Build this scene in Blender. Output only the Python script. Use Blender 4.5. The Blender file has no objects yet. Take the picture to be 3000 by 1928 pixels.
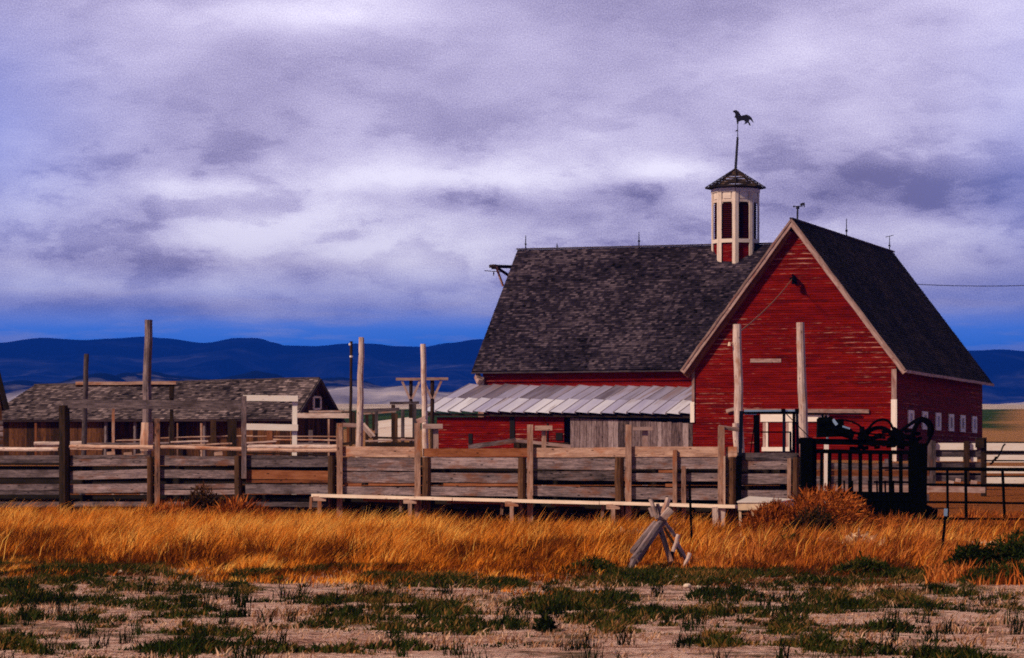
import bpy, math, random
import numpy as np
from mathutils import Vector, noise as mnoise
R = random.Random(7)
NP = np.random.default_rng(11)
S = bpy.context.scene
COL = S.collection
F = 9500.0      # focal length in photo pixels (photo 3000 wide)
HY = 1400.0     # eye level row

# ------------------------------------------------------------------ camera
cam = bpy.data.cameras.new("camera"); co = bpy.data.objects.new("camera", cam); COL.objects.link(co)
co.location = (0, 0, 0); co.rotation_euler = (math.radians(90), 0, 0)
cam.sensor_width = 36; cam.lens = 36 * F / 3000
cam.shift_y = (HY - 964) / 3000.0
cam.clip_start = 1; cam.clip_end = 40000
S.camera = co
S.view_settings.view_transform = 'Standard'; S.view_settings.look = 'None'
S.view_settings.gamma = 1; S.view_settings.exposure = 0.0
S.render.engine = 'CYCLES'
S.cycles.use_denoising = False
S.cycles.max_bounces = 5; S.cycles.diffuse_bounces = 2; S.cycles.volume_bounces = 0
S.cycles.transparent_max_bounces = 4
S.cycles.sample_clamp_indirect = 3
S.cycles.filter_width = 1.8
S.render.film_transparent = False

# ------------------------------------------------------------------ node helper
class NT:
    def __init__(s, tree): s.t = tree; s.n = tree.nodes; s.l = tree.links
    def new(s, typ, **kw):
        n = s.n.new(typ)
        for k, v in kw.items():
            if k == 'ins':
                for i, x in v.items():
                    if hasattr(x, 'is_output') or isinstance(x, bpy.types.NodeSocket): s.l.new(x, n.inputs[i])
                    else: n.inputs[i].default_value = x
            else: setattr(n, k, v)
        return n
    def math(s, op, a, b=None, c=None, clamp=False):
        n = s.n.new('ShaderNodeMath'); n.operation = op; n.use_clamp = clamp
        for i, x in enumerate((a, b, c)):
            if x is None: continue
            if isinstance(x, (int, float)): n.inputs[i].default_value = x
            else: s.l.new(x, n.inputs[i])
        return n.outputs[0]
    def vmath(s, op, a, b=None):
        n = s.n.new('ShaderNodeVectorMath'); n.operation = op
        for i, x in enumerate((a, b)):
            if x is None: continue
            if isinstance(x, (tuple, list)): n.inputs[i].default_value = x
            else: s.l.new(x, n.inputs[i])
        return n.outputs[0]
    def noise(s, vec, scale, detail=4, rough=.55, dist=0):
        n = s.new('ShaderNodeTexNoise', ins={'Vector': vec, 'Scale': scale, 'Detail': detail, 'Roughness': rough, 'Distortion': dist})
        return n.outputs['Fac']
    def ramp(s, fac, stops, interp='LINEAR'):
        n = s.n.new('ShaderNodeValToRGB'); s.l.new(fac, n.inputs[0])
        cr = n.color_ramp; cr.interpolation = interp
        while len(cr.elements) < len(stops): cr.elements.new(0.5)
        for e, (p, c) in zip(cr.elements, stops):
            e.position = p; e.color = (c, c, c, 1) if isinstance(c, (int, float)) else (*c, 1)
        return n.outputs[0]
    def mix(s, fac, a, b, mode='MIX'):
        n = s.n.new('ShaderNodeMix'); n.data_type = 'RGBA'; n.blend_type = mode
        for sock, x in ((n.inputs['Factor'], fac), (n.inputs[6], a), (n.inputs[7], b)):
            if isinstance(x, (int, float)): sock.default_value = x
            elif isinstance(x, (tuple, list)): sock.default_value = (*x[:3], 1)
            else: s.l.new(x, sock)
        return n.outputs[2]

# ------------------------------------------------------------------ world: low overcast sky
SUN_DIR = Vector((-0.77, -0.53, 0.68)).normalized()   # towards the sun
sun_el = math.asin(SUN_DIR.z); sun_az = math.atan2(SUN_DIR.x, SUN_DIR.y)
W = bpy.data.worlds.new("World"); S.world = W; W.use_nodes = True
w = NT(W.node_tree); w.n.clear()
sky = w.new('ShaderNodeTexSky', sky_type='NISHITA', sun_disc=False, sun_elevation=sun_el, sun_rotation=sun_az)
tc = w.new('ShaderNodeTexCoord').outputs['Generated']
sep = w.new('ShaderNodeSeparateXYZ', ins={0: tc})
az = w.math('ARCTAN2', sep.outputs[0], sep.outputs[1])
el = w.math('ARCSINE', sep.outputs[2])
cv = w.new('ShaderNodeCombineXYZ', ins={0: az, 1: w.math('MULTIPLY', el, 2.3), 2: 0.37}).outputs[0]
n1 = w.noise(cv, 8.0, 5, .5, .2)
n2 = w.noise(w.vmath('MULTIPLY', cv, (1.0, .75, 1.0)), 30.0, 5, .55, .15)
n3 = w.noise(w.vmath('ADD', w.vmath('MULTIPLY', cv, (1.0, 1.1, 1.0)), (3.1, 1.7, 0)), 24.0, 8, .6, .1)
puff = w.ramp(el, [(.045, .35), (.065, 1.35), (.09, 1.25), (.115, .4)])
grain = w.noise(w.new('ShaderNodeCombineXYZ', ins={0: az, 1: el, 2: 0.7}).outputs[0], 2600.0, 2, .8)
def bump(px, py, rx, ry, amp):
    du = w.math('DIVIDE', w.math('SUBTRACT', az, math.atan((px - 1500) / F)), rx / F)
    dv = w.math('DIVIDE', w.math('SUBTRACT', el, math.atan((HY - py) / F)), ry / F)
    d2 = w.math('ADD', w.math('MULTIPLY', du, du), w.math('MULTIPLY', dv, dv))
    return w.math('MULTIPLY', w.math('EXPONENT', w.math('MULTIPLY', d2, -1.0)), amp)
acc = w.math('ADD', w.math('MULTIPLY', w.math('SUBTRACT', n1, .5), 1.25), w.math('MULTIPLY', w.math('ADD', w.math('MULTIPLY', w.math('SUBTRACT', n2, .5), .7), w.math('MULTIPLY', w.math('SUBTRACT', w.ramp(n3, [(.41, 0.0), (.50, .65), (.62, 1.0)], 'EASE'), .5), .27)), puff))
acc = w.math('ADD', acc, 0.46)
acc = w.math('ADD', acc, w.math('MULTIPLY', w.math('SUBTRACT', grain, .5), .95))
for b in [(620, 700, 420, 60, .32), (1080, 770, 260, 70, .42), (620, 560, 330, 45, .28), (1320, 520, 320, 40, .30),
          (1960, 500, 170, 38, .55), (2840, 700, 260, 70, .32), (2300, 690, 120, 60, .3), (950, 40, 380, 60, .34),
          (300, 840, 420, 30, .26), (700, 660, 260, 40, .3), (2800, 460, 300, 50, .12), (1250, 800, 120, 40, .25),
          (1350, 590, 400, 40, -.28), (430, 670, 180, 40, -.18), (900, 790, 190, 35, -.25), (2750, 580, 420, 60, -.26),
          (700, 290, 900, 90, -.08), (2500, 60, 500, 80, -.12), (2950, 840, 300, 60, -.16), (420, 900, 700, 35, -.2),
          (1650, 640, 200, 40, -.15), (120, 560, 160, 60, .18), (1500, 150, 300, 60, .10)]:
    acc = w.math('ADD', acc, bump(*b))
cloud = w.ramp(acc, [(0.0, (.30, .245, .41)), (.3, (.62, .53, .79)), (.55, (.97, .86, 1.16)), (.8, (1.35, 1.24, 1.5)), (1.0, (1.65, 1.55, 1.75))])
# clear blue showing at the left edge and in the strip low over the mountains
low = w.ramp(w.math('MULTIPLY', el, 10.0), [(.36, 1.0), (.455, .85), (.53, .25), (.66, 0.0)])
leftb = w.math('MULTIPLY', w.math('ADD', bump(-150, 430, 420, 330, .55), bump(3150, 500, 330, 500, .35)), w.math('SUBTRACT', 1.35, n1))
blue = (.02, .42, 1.75)
nlow = w.ramp(w.noise(w.vmath('MULTIPLY', cv, (.6, 2.2, 1)), 34.0, 5, .6), [(.36, .62), (.52, 1.0)])
skyc = w.mix(w.math('MULTIPLY', low, nlow), cloud, blue)
skyc = w.mix(w.math('MINIMUM', leftb, .6), skyc, (.22, .40, 1.25))
nish = w.mix(1.0, sky.outputs[0], (.08, .08, .08), 'MULTIPLY')
skyc = w.mix(.06, skyc, nish)
# sky dimmed and greyed overhead and behind to hold the fill light down
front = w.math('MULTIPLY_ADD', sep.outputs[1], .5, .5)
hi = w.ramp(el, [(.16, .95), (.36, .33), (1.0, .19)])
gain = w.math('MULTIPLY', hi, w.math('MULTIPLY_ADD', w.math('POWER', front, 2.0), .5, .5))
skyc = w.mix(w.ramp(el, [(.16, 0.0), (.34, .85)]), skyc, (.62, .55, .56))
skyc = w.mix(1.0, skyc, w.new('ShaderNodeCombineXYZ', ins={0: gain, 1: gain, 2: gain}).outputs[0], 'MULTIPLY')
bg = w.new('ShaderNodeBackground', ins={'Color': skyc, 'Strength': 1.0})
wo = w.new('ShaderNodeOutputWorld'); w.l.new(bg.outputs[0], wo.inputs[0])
W.cycles.sampling_method = 'MANUAL'; W.cycles.sample_map_resolution = 512

# ------------------------------------------------------------------ sun
sl = bpy.data.lights.new("sun", 'SUN'); sl.energy = 4.4; sl.angle = math.radians(5); sl.color = (1.0, .76, .54)
so = bpy.data.objects.new("sun", sl); COL.objects.link(so)
so.rotation_euler = SUN_DIR.to_track_quat('Z', 'Y').to_euler()

# ------------------------------------------------------------------ geometry helpers
def P(px, py, Y): return Vector(((px - 1500) * Y / F, Y, (HY - py) * Y / F))
ZK = [(-50, -1.95), (10, -1.85), (30, -1.67), (52, -1.50), (84, -1.28), (104, -.68), (125, -.02), (155, .82), (250, 3.7), (380, 7.8), (600, 13.6), (1150, 26.0), (1500, 30), (3000, 40), (9000, 50), (14000, 50)]
def zg(Y):
    for (a, za), (b, zb) in zip(ZK, ZK[1:]):
        if Y <= b:
            t = (Y - a) / (b - a); return za + (zb - za) * t
    return ZK[-1][1]
def G(px, Y, dz=0): return Vector(((px - 1500) * Y / F, Y, zg(Y) + dz))
def groundY(py):
    lo, hi_ = 12.0, 124.0
    for _ in range(40):
        m = (lo + hi_) / 2
        if HY - zg(m) * F / m > py: lo = m
        else: hi_ = m
    return lo

class MB:
    def __init__(s): s.v = []; s.f = []; s.tone = []; s.g = []
    def face(s, pts, tone=.5, g=None):
        i = len(s.v); s.v.extend([tuple(p) for p in pts]); s.f.append(tuple(range(i, i + len(pts))))
        s.tone.append(tone)
        s.g.extend(g if g else [tuple(p) for p in pts])
    def beam(s, p0, p1, w_, t_, tone=None, ref=None, w1=None, t1=None, seg=1, warp=0.0):
        p0 = Vector(p0); p1 = Vector(p1); d = p1 - p0; L = d.length
        if L < 1e-6: return
        d.normalize()
        up = Vector(ref) if ref is not None else (Vector((0, 0, 1)) if abs(d.z) < .9 else Vector((1, 0, 0)))
        wd = (up - d * up.dot(d)).normalized(); td = d.cross(wd)
        tone = R.random() if tone is None else tone
        w1 = w_ if w1 is None else w1; t1 = t_ if t1 is None else t1
        o = Vector((R.uniform(0, 90), R.uniform(0, 90), R.uniform(0, 90)))
        rings = []
        for k in range(seg + 1):
            a = k / seg; c = p0 + d * (L * a)
            if warp and 0 < k < seg: c = c + wd * R.uniform(-warp, warp) + td * R.uniform(-warp, warp)
            ww = (w_ + (w1 - w_) * a) / 2; tt = (t_ + (t1 - t_) * a) / 2
            rings.append([(c + wd * (sx * ww) + td * (sy * tt), o + Vector((L * a, sx * ww, sy * tt))) for sx, sy in ((-1, -1), (1, -1), (1, 1), (-1, 1))])
        for k in range(seg):
            A, B = rings[k], rings[k + 1]
            for j in range(4):
                q = (A[j], A[(j + 1) % 4], B[(j + 1) % 4], B[j]); s.face([x[0] for x in q], tone, [tuple(x[1]) for x in q])
        for rg, rev in ((rings[0], True), (rings[-1], False)):
            q = rg[::-1] if rev else rg
            s.face([x[0] for x in q], tone, [tuple(x[1]) for x in q])
    def log(s, p0, p1, r0, r1=None, tone=None, seg=6, n=9, wob=.02, cap=True):
        p0 = Vector(p0); p1 = Vector(p1); d = (p1 - p0); L = d.length; d.normalize()
        r1 = r0 if r1 is None else r1; tone = R.random() if tone is None else tone
        a = Vector((1, 0, 0)) if abs(d.x) < .8 else Vector((0, 0, 1))
        u = (a - d * a.dot(d)).normalized(); v = d.cross(u)
        o = Vector((R.uniform(0, 90), R.uniform(0, 90), R.uniform(0, 90)))
        prof = [R.uniform(.93, 1.07) for _ in range(n)]
        rings = []
        for k in range(seg + 1):
            q = k / seg; c = p0 + d * L * q
            if 0 < k < seg: c = c + u * R.uniform(-wob, wob) + v * R.uniform(-wob, wob)
            r = (r0 + (r1 - r0) * q) * R.uniform(.96, 1.04)
            rings.append([(c + (u * math.cos(2 * math.pi * j / n) + v * math.sin(2 * math.pi * j / n)) * r * prof[j],
                           o + Vector((L * q, math.cos(2 * math.pi * j / n) * r, math.sin(2 * math.pi * j / n) * r))) for j in range(n)])
        for k in range(seg):
            A, B = rings[k], rings[k + 1]
            for j in range(n):
                q = (A[j], A[(j + 1) % n], B[(j + 1) % n], B[j]); s.face([x[0] for x in q], tone, [tuple(x[1]) for x in q])
        if cap:
            for rg in (rings[0][::-1], rings[-1]): s.face([x[0] for x in rg], min(1, tone + .15), [tuple(x[1]) for x in rg])
    def box(s, c, sx, sy, sz, tone=None):
        c = Vector(c); s.beam(c - Vector((0, 0, sz / 2)), c + Vector((0, 0, sz / 2)), sx, sy, tone)
    def tube(s, pts, r, n=6, tone=.5):
        for a, b in zip(pts, pts[1:]): s.log(a, b, r, r, tone, 1, n, 0, True)
    def obj(s, name, mat, parent=None, smooth=False):
        me = bpy.data.meshes.new(name); me.from_pydata(s.v, [], s.f)
        at = me.attributes.new('tone', 'FLOAT', 'FACE'); at.data.foreach_set('value', s.tone)
        ag = me.attributes.new('gco', 'FLOAT_VECTOR', 'POINT'); ag.data.foreach_set('vector', [x for g in s.g for x in g])
        me.materials.append(mat)
        if smooth: me.shade_smooth()
        me.update()
        o = bpy.data.objects.new(name, me); COL.objects.link(o)
        if parent is not None:
            o.parent = parent; o.matrix_parent_inverse = parent.matrix_world.inverted()
            o.matrix_parent_inverse = __import__('mathutils').Matrix.Translation(-parent.location)
        return o
def tag(o, label=None, cat=None, group=None, kind=None):
    if label: o['label'] = label
    if cat: o['category'] = cat
    if group: o['group'] = group
    if kind: o['kind'] = kind
    return o
def thing(name, label, cat, loc, group=None):
    o = bpy.data.objects.new(name, None); COL.objects.link(o); o.location = loc; o.empty_display_size = .3
    return tag(o, label, cat, group)

# ------------------------------------------------------------------ materials
def mat(name):
    m = bpy.data.materials.new(name); m.use_nodes = True; t = NT(m.node_tree)
    bs = m.node_tree.nodes['Principled BSDF']; return m, t, bs
def attr(t, n, out='Fac'): return t.new('ShaderNodeAttribute', attribute_name=n).outputs[out]
def wood(name, dark, mid, light, rough=.9, streak=.5, stain=None, bump=.4):
    m, t, bs = mat(name)
    g = attr(t, 'gco', 'Vector'); tone = attr(t, 'tone')
    a = t.noise(t.vmath('MULTIPLY', g, (2.6, 55, 55)), 1.0, 5, .7, .3)
    b = t.noise(t.vmath('MULTIPLY', g, (1.6, 8, 8)), 1.0, 4, .65, .2)
    c = t.noise(t.vmath('MULTIPLY', g, (14, 60, 60)), 1.0, 3, .8)
    f = t.math('ADD', t.math('MULTIPLY', t.math('SUBTRACT', a, .5), 1.7 * streak), t.math('MULTIPLY', t.math('SUBTRACT', b, .5), 1.1))
    f = t.math('ADD', f, t.math('MULTIPLY', t.math('SUBTRACT', c, .5), .8 * streak))
    f = t.math('ADD', f, t.math('MULTIPLY_ADD', tone, .7, .15))
    kn = t.ramp(t.new('ShaderNodeTexVoronoi', ins={'Vector': t.vmath('MULTIPLY', g, (3.0, 9, 9)), 'Scale': 1.0}).outputs['Distance'], [(.10, -.0), (.16, 1.0)])
    f = t.math('SUBTRACT', f, t.math('MULTIPLY', t.math('SUBTRACT', 1.0, kn), .55))
    col = t.ramp(f, [(0.0, dark), (.45, mid), (1.0, light)])
    if stain:
        sm = t.ramp(t.noise(t.vmath('MULTIPLY', g, (1.2, 3, 3)), 1.3, 4, .6), [(.52, 0.0), (.68, 1.0)])
        col = t.mix(t.math('MULTIPLY', sm, .75), col, stain)
    t.l.new(col, bs.inputs['Base Color']); bs.inputs['Roughness'].default_value = rough
    bs.inputs['Specular IOR Level'].default_value = .2
    bp = t.new('ShaderNodeBump', ins={'Strength': bump, 'Distance': .01, 'Height': a}); t.l.new(bp.outputs[0], bs.inputs['Normal'])
    return m
M = {}
M['grey'] = wood('grey_wood', (.008, .006, .008), (.125, .092, .104), (.42, .31, .33), streak=.9, stain=(.15, .05, .02))
M['dusk'] = wood('dark_grey_wood', (.010, .008, .012), (.095, .072, .086), (.27, .21, .23), streak=.9, stain=(.03, .02, .02))
M['tan'] = wood('tan_wood', (.045, .020, .015), (.31, .175, .135), (.66, .45, .37), streak=.8, stain=(.36, .11, .035))
M['rust'] = wood('red_brown_wood', (.02, .006, .004), (.19, .058, .022), (.36, .15, .08))
M['brown'] = wood('brown_post', (.008, .004, .003), (.10, .045, .024), (.28, .15, .09))
M['plank'] = wood('worn_walk_plank', (.22, .12, .09), (.66, .48, .40), (.90, .76, .64), streak=.5)
M['shade_board'] = wood('shade_dark_boards', (.003, .002, .002), (.016, .010, .008), (.05, .028, .02))  # near-black wood, shade put into the colour so gaps stay dark
M['dkpost'] = wood('dark_post', (.006, .004, .003), (.045, .022, .012), (.12, .06, .035))
M['white'] = wood('white_paint_wood', (.32, .24, .22), (.80, .68, .62), (.90, .84, .80), streak=.35)
M['chalk'] = wood('chalky_white_trim', (.16, .10, .085), (.58, .45, .39), (.80, .68, .60), streak=.5)
M['pole'] = wood('pole_wood', (.06, .042, .045), (.42, .31, .30), (.82, .66, .60), streak=.9, stain=(.34, .14, .07))
M['trim'] = wood('weathered_trim', (.08, .045, .04), (.34, .225, .21), (.60, .44, .42), stain=(.22, .07, .05))
M['boards'] = wood('old_vertical_boards', (.012, .008, .010), (.15, .10, .11), (.42, .33, .36), streak=1.0)
M['barnwood'] = wood('brown_board_wall', (.004, .002, .001), (.045, .015, .006), (.17, .065, .025), streak=1.0)

def simple(name, c, rough=.6, metal=0.0, var=.25, scale=6, spec=.3):
    m, t, bs = mat(name)
    g = attr(t, 'gco', 'Vector'); n = t.noise(g, scale, 5, .65)
    col = t.ramp(n, [(.25, tuple(x * (1 - var) for x in c)), (.75, tuple(min(1, x * (1 + var)) for x in c))])
    t.l.new(col, bs.inputs['Base Color']); bs.inputs['Roughness'].default_value = rough; bs.inputs['Metallic'].default_value = metal
    bs.inputs['Specular IOR Level'].default_value = spec
    return m
M['steel'] = simple('black_steel', (.0012, .0014, .002), .8, 0, .4, 6, .02)
M['green_steel'] = simple('dark_green_steel', (.0009, .0016, .0011), .8, 0, .6, 6, .02)
M['blue_steel'] = simple('blue_black_steel', (.004, .006, .018), .6, 0, .7, 6, .05)
M['glass'] = simple('dusty_glass', (.34, .30, .42), .4, 0, .5)
M['black'] = simple('dark_opening', (.004, .003, .003), .9)  # flat black standing in for the unlit inside of openings
M['iron'] = simple('dark_iron', (.006, .006, .014), .6)
M['enamel'] = simple('white_enamel', (.82, .74, .72), .35, 0, .12)
M['cream'] = simple('cream_enamel', (.72, .55, .40), .5, 0, .25)
M['stone'] = simple('pale_stone', (.62, .50, .42), .9, 0, .35, 9)
M['chips'] = simple('glint_metal', (.35, .5, .6), .3, .6)
M['louvre'] = simple('dark_red_louvre', (.030, .003, .002), .8, 0, .6, 6, .03)
M['wire'] = simple('rusty_wire', (.25, .10, .04), .8)

def red_siding():
    m, t, bs = mat('red_barn_siding')
    geo = t.new('ShaderNodeNewGeometry').outputs['Position']; g = attr(t, 'gco', 'Vector'); tone = attr(t, 'tone')
    n = t.noise(t.vmath('MULTIPLY', g, (.8, .8, 5)), 1.2, 5, .65, .4)
    f = t.math('ADD', t.math('MULTIPLY', t.math('SUBTRACT', n, .5), 1.3), tone)
    col = t.ramp(f, [(0.0, (.015, .0006, .0002)), (.45, (.135, .0032, .0008)), (1.0, (.27, .010, .003))])
    # peeled paint: short streaks along the lower edge of the laps
    s = t.new('ShaderNodeSeparateXYZ', ins={0: g})
    pk = t.noise(t.vmath('MULTIPLY', g, (1.3, 1.3, 30)), 1.0, 4, .7)
    pk2 = t.noise(t.vmath('MULTIPLY', g, (.16, .16, .33)), 1.0, 2, .5)
    pm = t.math('ADD', pk, t.math('MULTIPLY', t.math('SUBTRACT', pk2, .5), .75))
    edge = t.ramp(t.math('FRACT', t.math('DIVIDE', s.outputs[2], .24)), [(0.0, 1.0), (.14, 1.0), (.24, .0), (1.0, .0)])
    edge2 = t.math('MULTIPLY', t.ramp(pk2, [(.5, 0.0), (.62, .7)]), t.ramp(pk, [(.62, 0.0), (.66, .9)]))
    mask = t.math('MAXIMUM', t.math('MULTIPLY', edge, t.ramp(pm, [(.585, 0.0), (.67, 1.0)])), edge2)
    peel = t.mix(t.noise(g, 9, 3), (.62, .22, .09), (.60, .42, .40))
    col = t.mix(t.math('MULTIPLY', mask, .8), col, peel)
    t.l.new(col, bs.inputs['Base Color']); bs.inputs['Roughness'].default_value = .8; bs.inputs['Specular IOR Level'].default_value = .04
    bp = t.new('ShaderNodeBump', ins={'Strength': .5, 'Distance': .01, 'Height': pk}); t.l.new(bp.outputs[0], bs.inputs['Normal'])
    return m
M['red'] = red_siding()

def shingles(name, cols, moss=None):
    m, t, bs = mat(name)
    tone = attr(t, 'tone'); geo = t.new('ShaderNodeNewGeometry').outputs['Position']
    n = t.noise(geo, .28, 4, .6); n2 = t.noise(geo, 7, 4, .7)
    f = t.math('ADD', t.math('MULTIPLY', t.math('SUBTRACT', n, .5), 1.3), t.math('MULTIPLY_ADD', tone, .8, .1))
    f = t.math('ADD', f, t.math('MULTIPLY', t.math('SUBTRACT', n2, .5), .5))
    col = t.ramp(f, [(0.0, cols[0]), (.5, cols[1]), (1.0, cols[2])])
    if moss: col = t.mix(t.math('MULTIPLY', t.ramp(t.noise(geo, 1.3, 4, .7), [(.5, 0.0), (.62, 1.0)]), .7), col, moss)
    t.l.new(col, bs.inputs['Base Color']); bs.inputs['Roughness'].default_value = .95; bs.inputs['Specular IOR Level'].default_value = .1
    return m
M['shingle'] = shingles('cedar_shingles', ((.001, .0008, .002), (.026, .019, .032), (.135, .10, .13)))
M['shingle_dark'] = shingles('mossy_shingles', ((.001, .001, .002), (.029, .020, .020), (.17, .105, .07)), (.018, .014, .004))
M['shingle_grey'] = shingles('bleached_shingles', ((.012, .009, .012), (.115, .085, .095), (.36, .27, .285)))

def tin():
    m, t, bs = mat('corrugated_tin')
    g = attr(t, 'gco', 'Vector'); tone = attr(t, 'tone')
    s = t.new('ShaderNodeSeparateXYZ', ins={0: g})
    a = t.noise(t.vmath('MULTIPLY', g, (.6, 7, 1)), 1.4, 5, .65)
    up = t.ramp(t.math('ADD', s.outputs[0], t.math('MULTIPLY', t.math('SUBTRACT', a, .5), 2.2)), [(.25, 0.0), (.6, 1.0)])
    f = t.math('ADD', t.math('MULTIPLY', t.math('SUBTRACT', a, .5), 1.0), tone)
    col = t.ramp(f, [(0.0, (.15, .12, .18)), (.45, (.46, .45, .70)), (1.0, (.82, .83, 1.0))])
    rust = t.ramp(t.math('ADD', a, t.math('MULTIPLY', s.outputs[0], .16)), [(.62, 0.0), (.76, .8)])
    col = t.mix(rust, col, (.24, .15, .15))
    t.l.new(col, bs.inputs['Base Color']); bs.inputs['Roughness'].default_value = .55; bs.inputs['Metallic'].default_value = .0
    return m
M['tin'] = tin()

def terrain_mat():
    m, t, bs = mat('valley_ground')
    geo = t.new('ShaderNodeNewGeometry').outputs['Position']; s = t.new('ShaderNodeSeparateXYZ', ins={0: geo})
    Y = s.outputs[1]; X = s.outputs[0]
    n = t.noise(geo, .9, 6, .65); nf = t.noise(geo, 9, 5, .75); nl = t.noise(t.vmath('MULTIPLY', geo, (.9, .8, 1)), 1.1, 6, .7, .3)
    n5 = t.noise(geo, 3.2, 5, .7)
    n14 = t.noise(geo, 22, 3, .7)
    dirt = t.ramp(t.math('ADD', t.math('ADD', t.math('MULTIPLY', n, .2), t.math('MULTIPLY', nf, .3)), t.math('ADD', t.math('MULTIPLY', n5, .3), t.math('MULTIPLY', n14, .2))), [(.425, (.06, .02, .012)), (.47, (.60, .31, .24)), (.54, (1.0, .70, .61))])
    moss = t.mix(nf, (.012, .022, .004), (.11, .085, .02))
    dirt = t.mix(t.ramp(nl, [(.52, 0.0), (.62, .8)]), dirt, moss)
    yard = t.ramp(nf, [(.3, (.12, .032, .007)), (.6, (.40, .125, .028))])
    yb = t.math('ADD', Y, t.math('MULTIPLY', t.math('SUBTRACT', n, .5), 9))
    col = t.mix(t.ramp(t.math('DIVIDE', yb, 100), [(.46, 0.0), (.54, 1.0)]), dirt, yard)
    far = t.noise(t.vmath('MULTIPLY', geo, (.01, .03, 0)), 1.0, 5, .6)
    yg = t.math('ADD', t.math('SUBTRACT', Y, t.math('MULTIPLY', t.math('MAXIMUM', t.math('SUBTRACT', X, 38), 0), 6)), t.math('MULTIPLY', t.math('SUBTRACT', far, .5), 60))
    bare = t.mix(nf, (.26, .105, .035), (.58, .30, .14))
    col = t.mix(t.ramp(t.math('DIVIDE', Y, 1000), [(.125, 0.0), (.17, 1.0)]), col, bare)
    grs = t.ramp(t.noise(t.vmath('MULTIPLY', geo, (.06, .05, 0)), 1.0, 5, .7), [(.35, (.008, .028, .010)), (.65, (.045, .09, .02))])
    col = t.mix(t.ramp(t.math('DIVIDE', yg, 1000), [(.245, 0.0), (.265, 1.0)]), col, grs)
    pale = t.ramp(t.noise(t.vmath('MULTIPLY', geo, (.004, .004, 0)), 1.0, 6, .65), [(.35, (.42, .34, .34)), (.65, (.78, .66, .62))])
    yf = t.math('ADD', Y, t.math('MULTIPLY', t.math('SUBTRACT', far, .5), 80))
    col = t.mix(t.ramp(t.math('DIVIDE', yf, 1000), [(.40, 0.0), (.44, 1.0)]), col, pale)
    t.l.new(col, bs.inputs['Base Color']); bs.inputs['Roughness'].default_value = 1; bs.inputs['Specular IOR Level'].default_value = .05
    bp = t.new('ShaderNodeBump', ins={'Strength': 1.0, 'Distance': .16, 'Height': t.math('ADD', nf, n5)}); t.l.new(bp.outputs[0], bs.inputs['Normal'])
    return m
M['ground'] = terrain_mat()
def hills_mat(name, a, b, sc):
    m, t, bs = mat(name)
    geo = t.new('ShaderNodeNewGeometry').outputs['Position']
    n = t.noise(t.vmath('MULTIPLY', geo, (1, 1, 3)), sc, 6, .65, .3)
    t.l.new(t.ramp(n, [(.38, a), (.62, b)]), bs.inputs['Base Color']); bs.inputs['Roughness'].default_value = 1
    bs.inputs['Specular IOR Level'].default_value = 0
    return m
M['mount'], t, bs = mat('hazy_forest_mountain')  # colour darkened for cloud shadow, lower slopes painted paler for haze
_p = t.new('ShaderNodeNewGeometry').outputs['Position']; _z = t.new('ShaderNodeSeparateXYZ', ins={0: _p}).outputs[2]
_n = t.noise(t.vmath('MULTIPLY', _p, (1, 1, 3)), .0035, 7, .7, .8)
_f = t.math('SUBTRACT', t.math('MULTIPLY_ADD', t.math('SUBTRACT', _n, .5), 3.2, .95), t.math('DIVIDE', _z, 330))
t.l.new(t.ramp(_f, [(.15, (.0015, .003, .016)), (.5, (.012, .020, .055)), (.9, (.075, .085, .15))]), bs.inputs['Base Color']); bs.inputs['Roughness'].default_value = 1; bs.inputs['Specular IOR Level'].default_value = 0
M['foot'], t, bs = mat('bare_foothill')
_p = t.new('ShaderNodeNewGeometry').outputs['Position']; _z = t.new('ShaderNodeSeparateXYZ', ins={0: _p}).outputs[2]
_n = t.noise(t.vmath('MULTIPLY', _p, (1, 1, 4)), .004, 6, .65, .5)
_f = t.math('SUBTRACT', t.math('MULTIPLY_ADD', t.math('SUBTRACT', _n, .5), 2.6, 1.15), t.math('DIVIDE', t.math('SUBTRACT', _z, 45), 50))
t.l.new(t.ramp(_f, [(.15, (.004, .010, .03)), (.75, (.50, .46, .52)), (1.2, (.75, .66, .64))]), bs.inputs['Base Color']); bs.inputs['Roughness'].default_value = 1; bs.inputs['Specular IOR Level'].default_value = 0

def grass_mat(name, stops, trans=.3):
    m, t, bs = mat(name)
    tone = attr(t, 'tone'); geo = t.new('ShaderNodeNewGeometry').outputs['Position']
    f = t.math('ADD', t.math('MULTIPLY', t.math('SUBTRACT', t.noise(geo, .55, 4, .6), .5), 1.5), tone)
    col = t.ramp(f, stops)
    t.l.new(col, bs.inputs['Base Color']); bs.inputs['Roughness'].default_value = .8; bs.inputs['Specular IOR Level'].default_value = .1
    tr = t.new('ShaderNodeBsdfTranslucent', ins={'Color': col}); mx = t.new('ShaderNodeMixShader', ins={0: trans, 1: bs.outputs[0], 2: tr.outputs[0]})
    out = t.n['Material Output']; t.l.new(mx.outputs[0], out.inputs[0])
    return m
M['gold'] = grass_mat('dry_golden_grass', [(0.0, (.08, .018, .002)), (.28, (.30, .068, .006)), (.56, (.92, .28, .020)), (1.0, (1.0, .58, .13))])
M['green'] = grass_mat('low_green_weeds', [(0.0, (.003, .006, .002)), (.4, (.022, .042, .006)), (.7, (.080, .075, .013)), (1.0, (.34, .16, .05))])
M['straw'] = grass_mat('short_straw', [(0.0, (.12, .04, .015)), (.5, (.48, .24, .12)), (1.0, (.82, .56, .40))])
M['twig'] = grass_mat('rusty_weed_twigs', [(0.0, (.06, .012, .002)), (.5, (.42, .095, .013)), (1.0, (.74, .27, .065))], .1)
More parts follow.
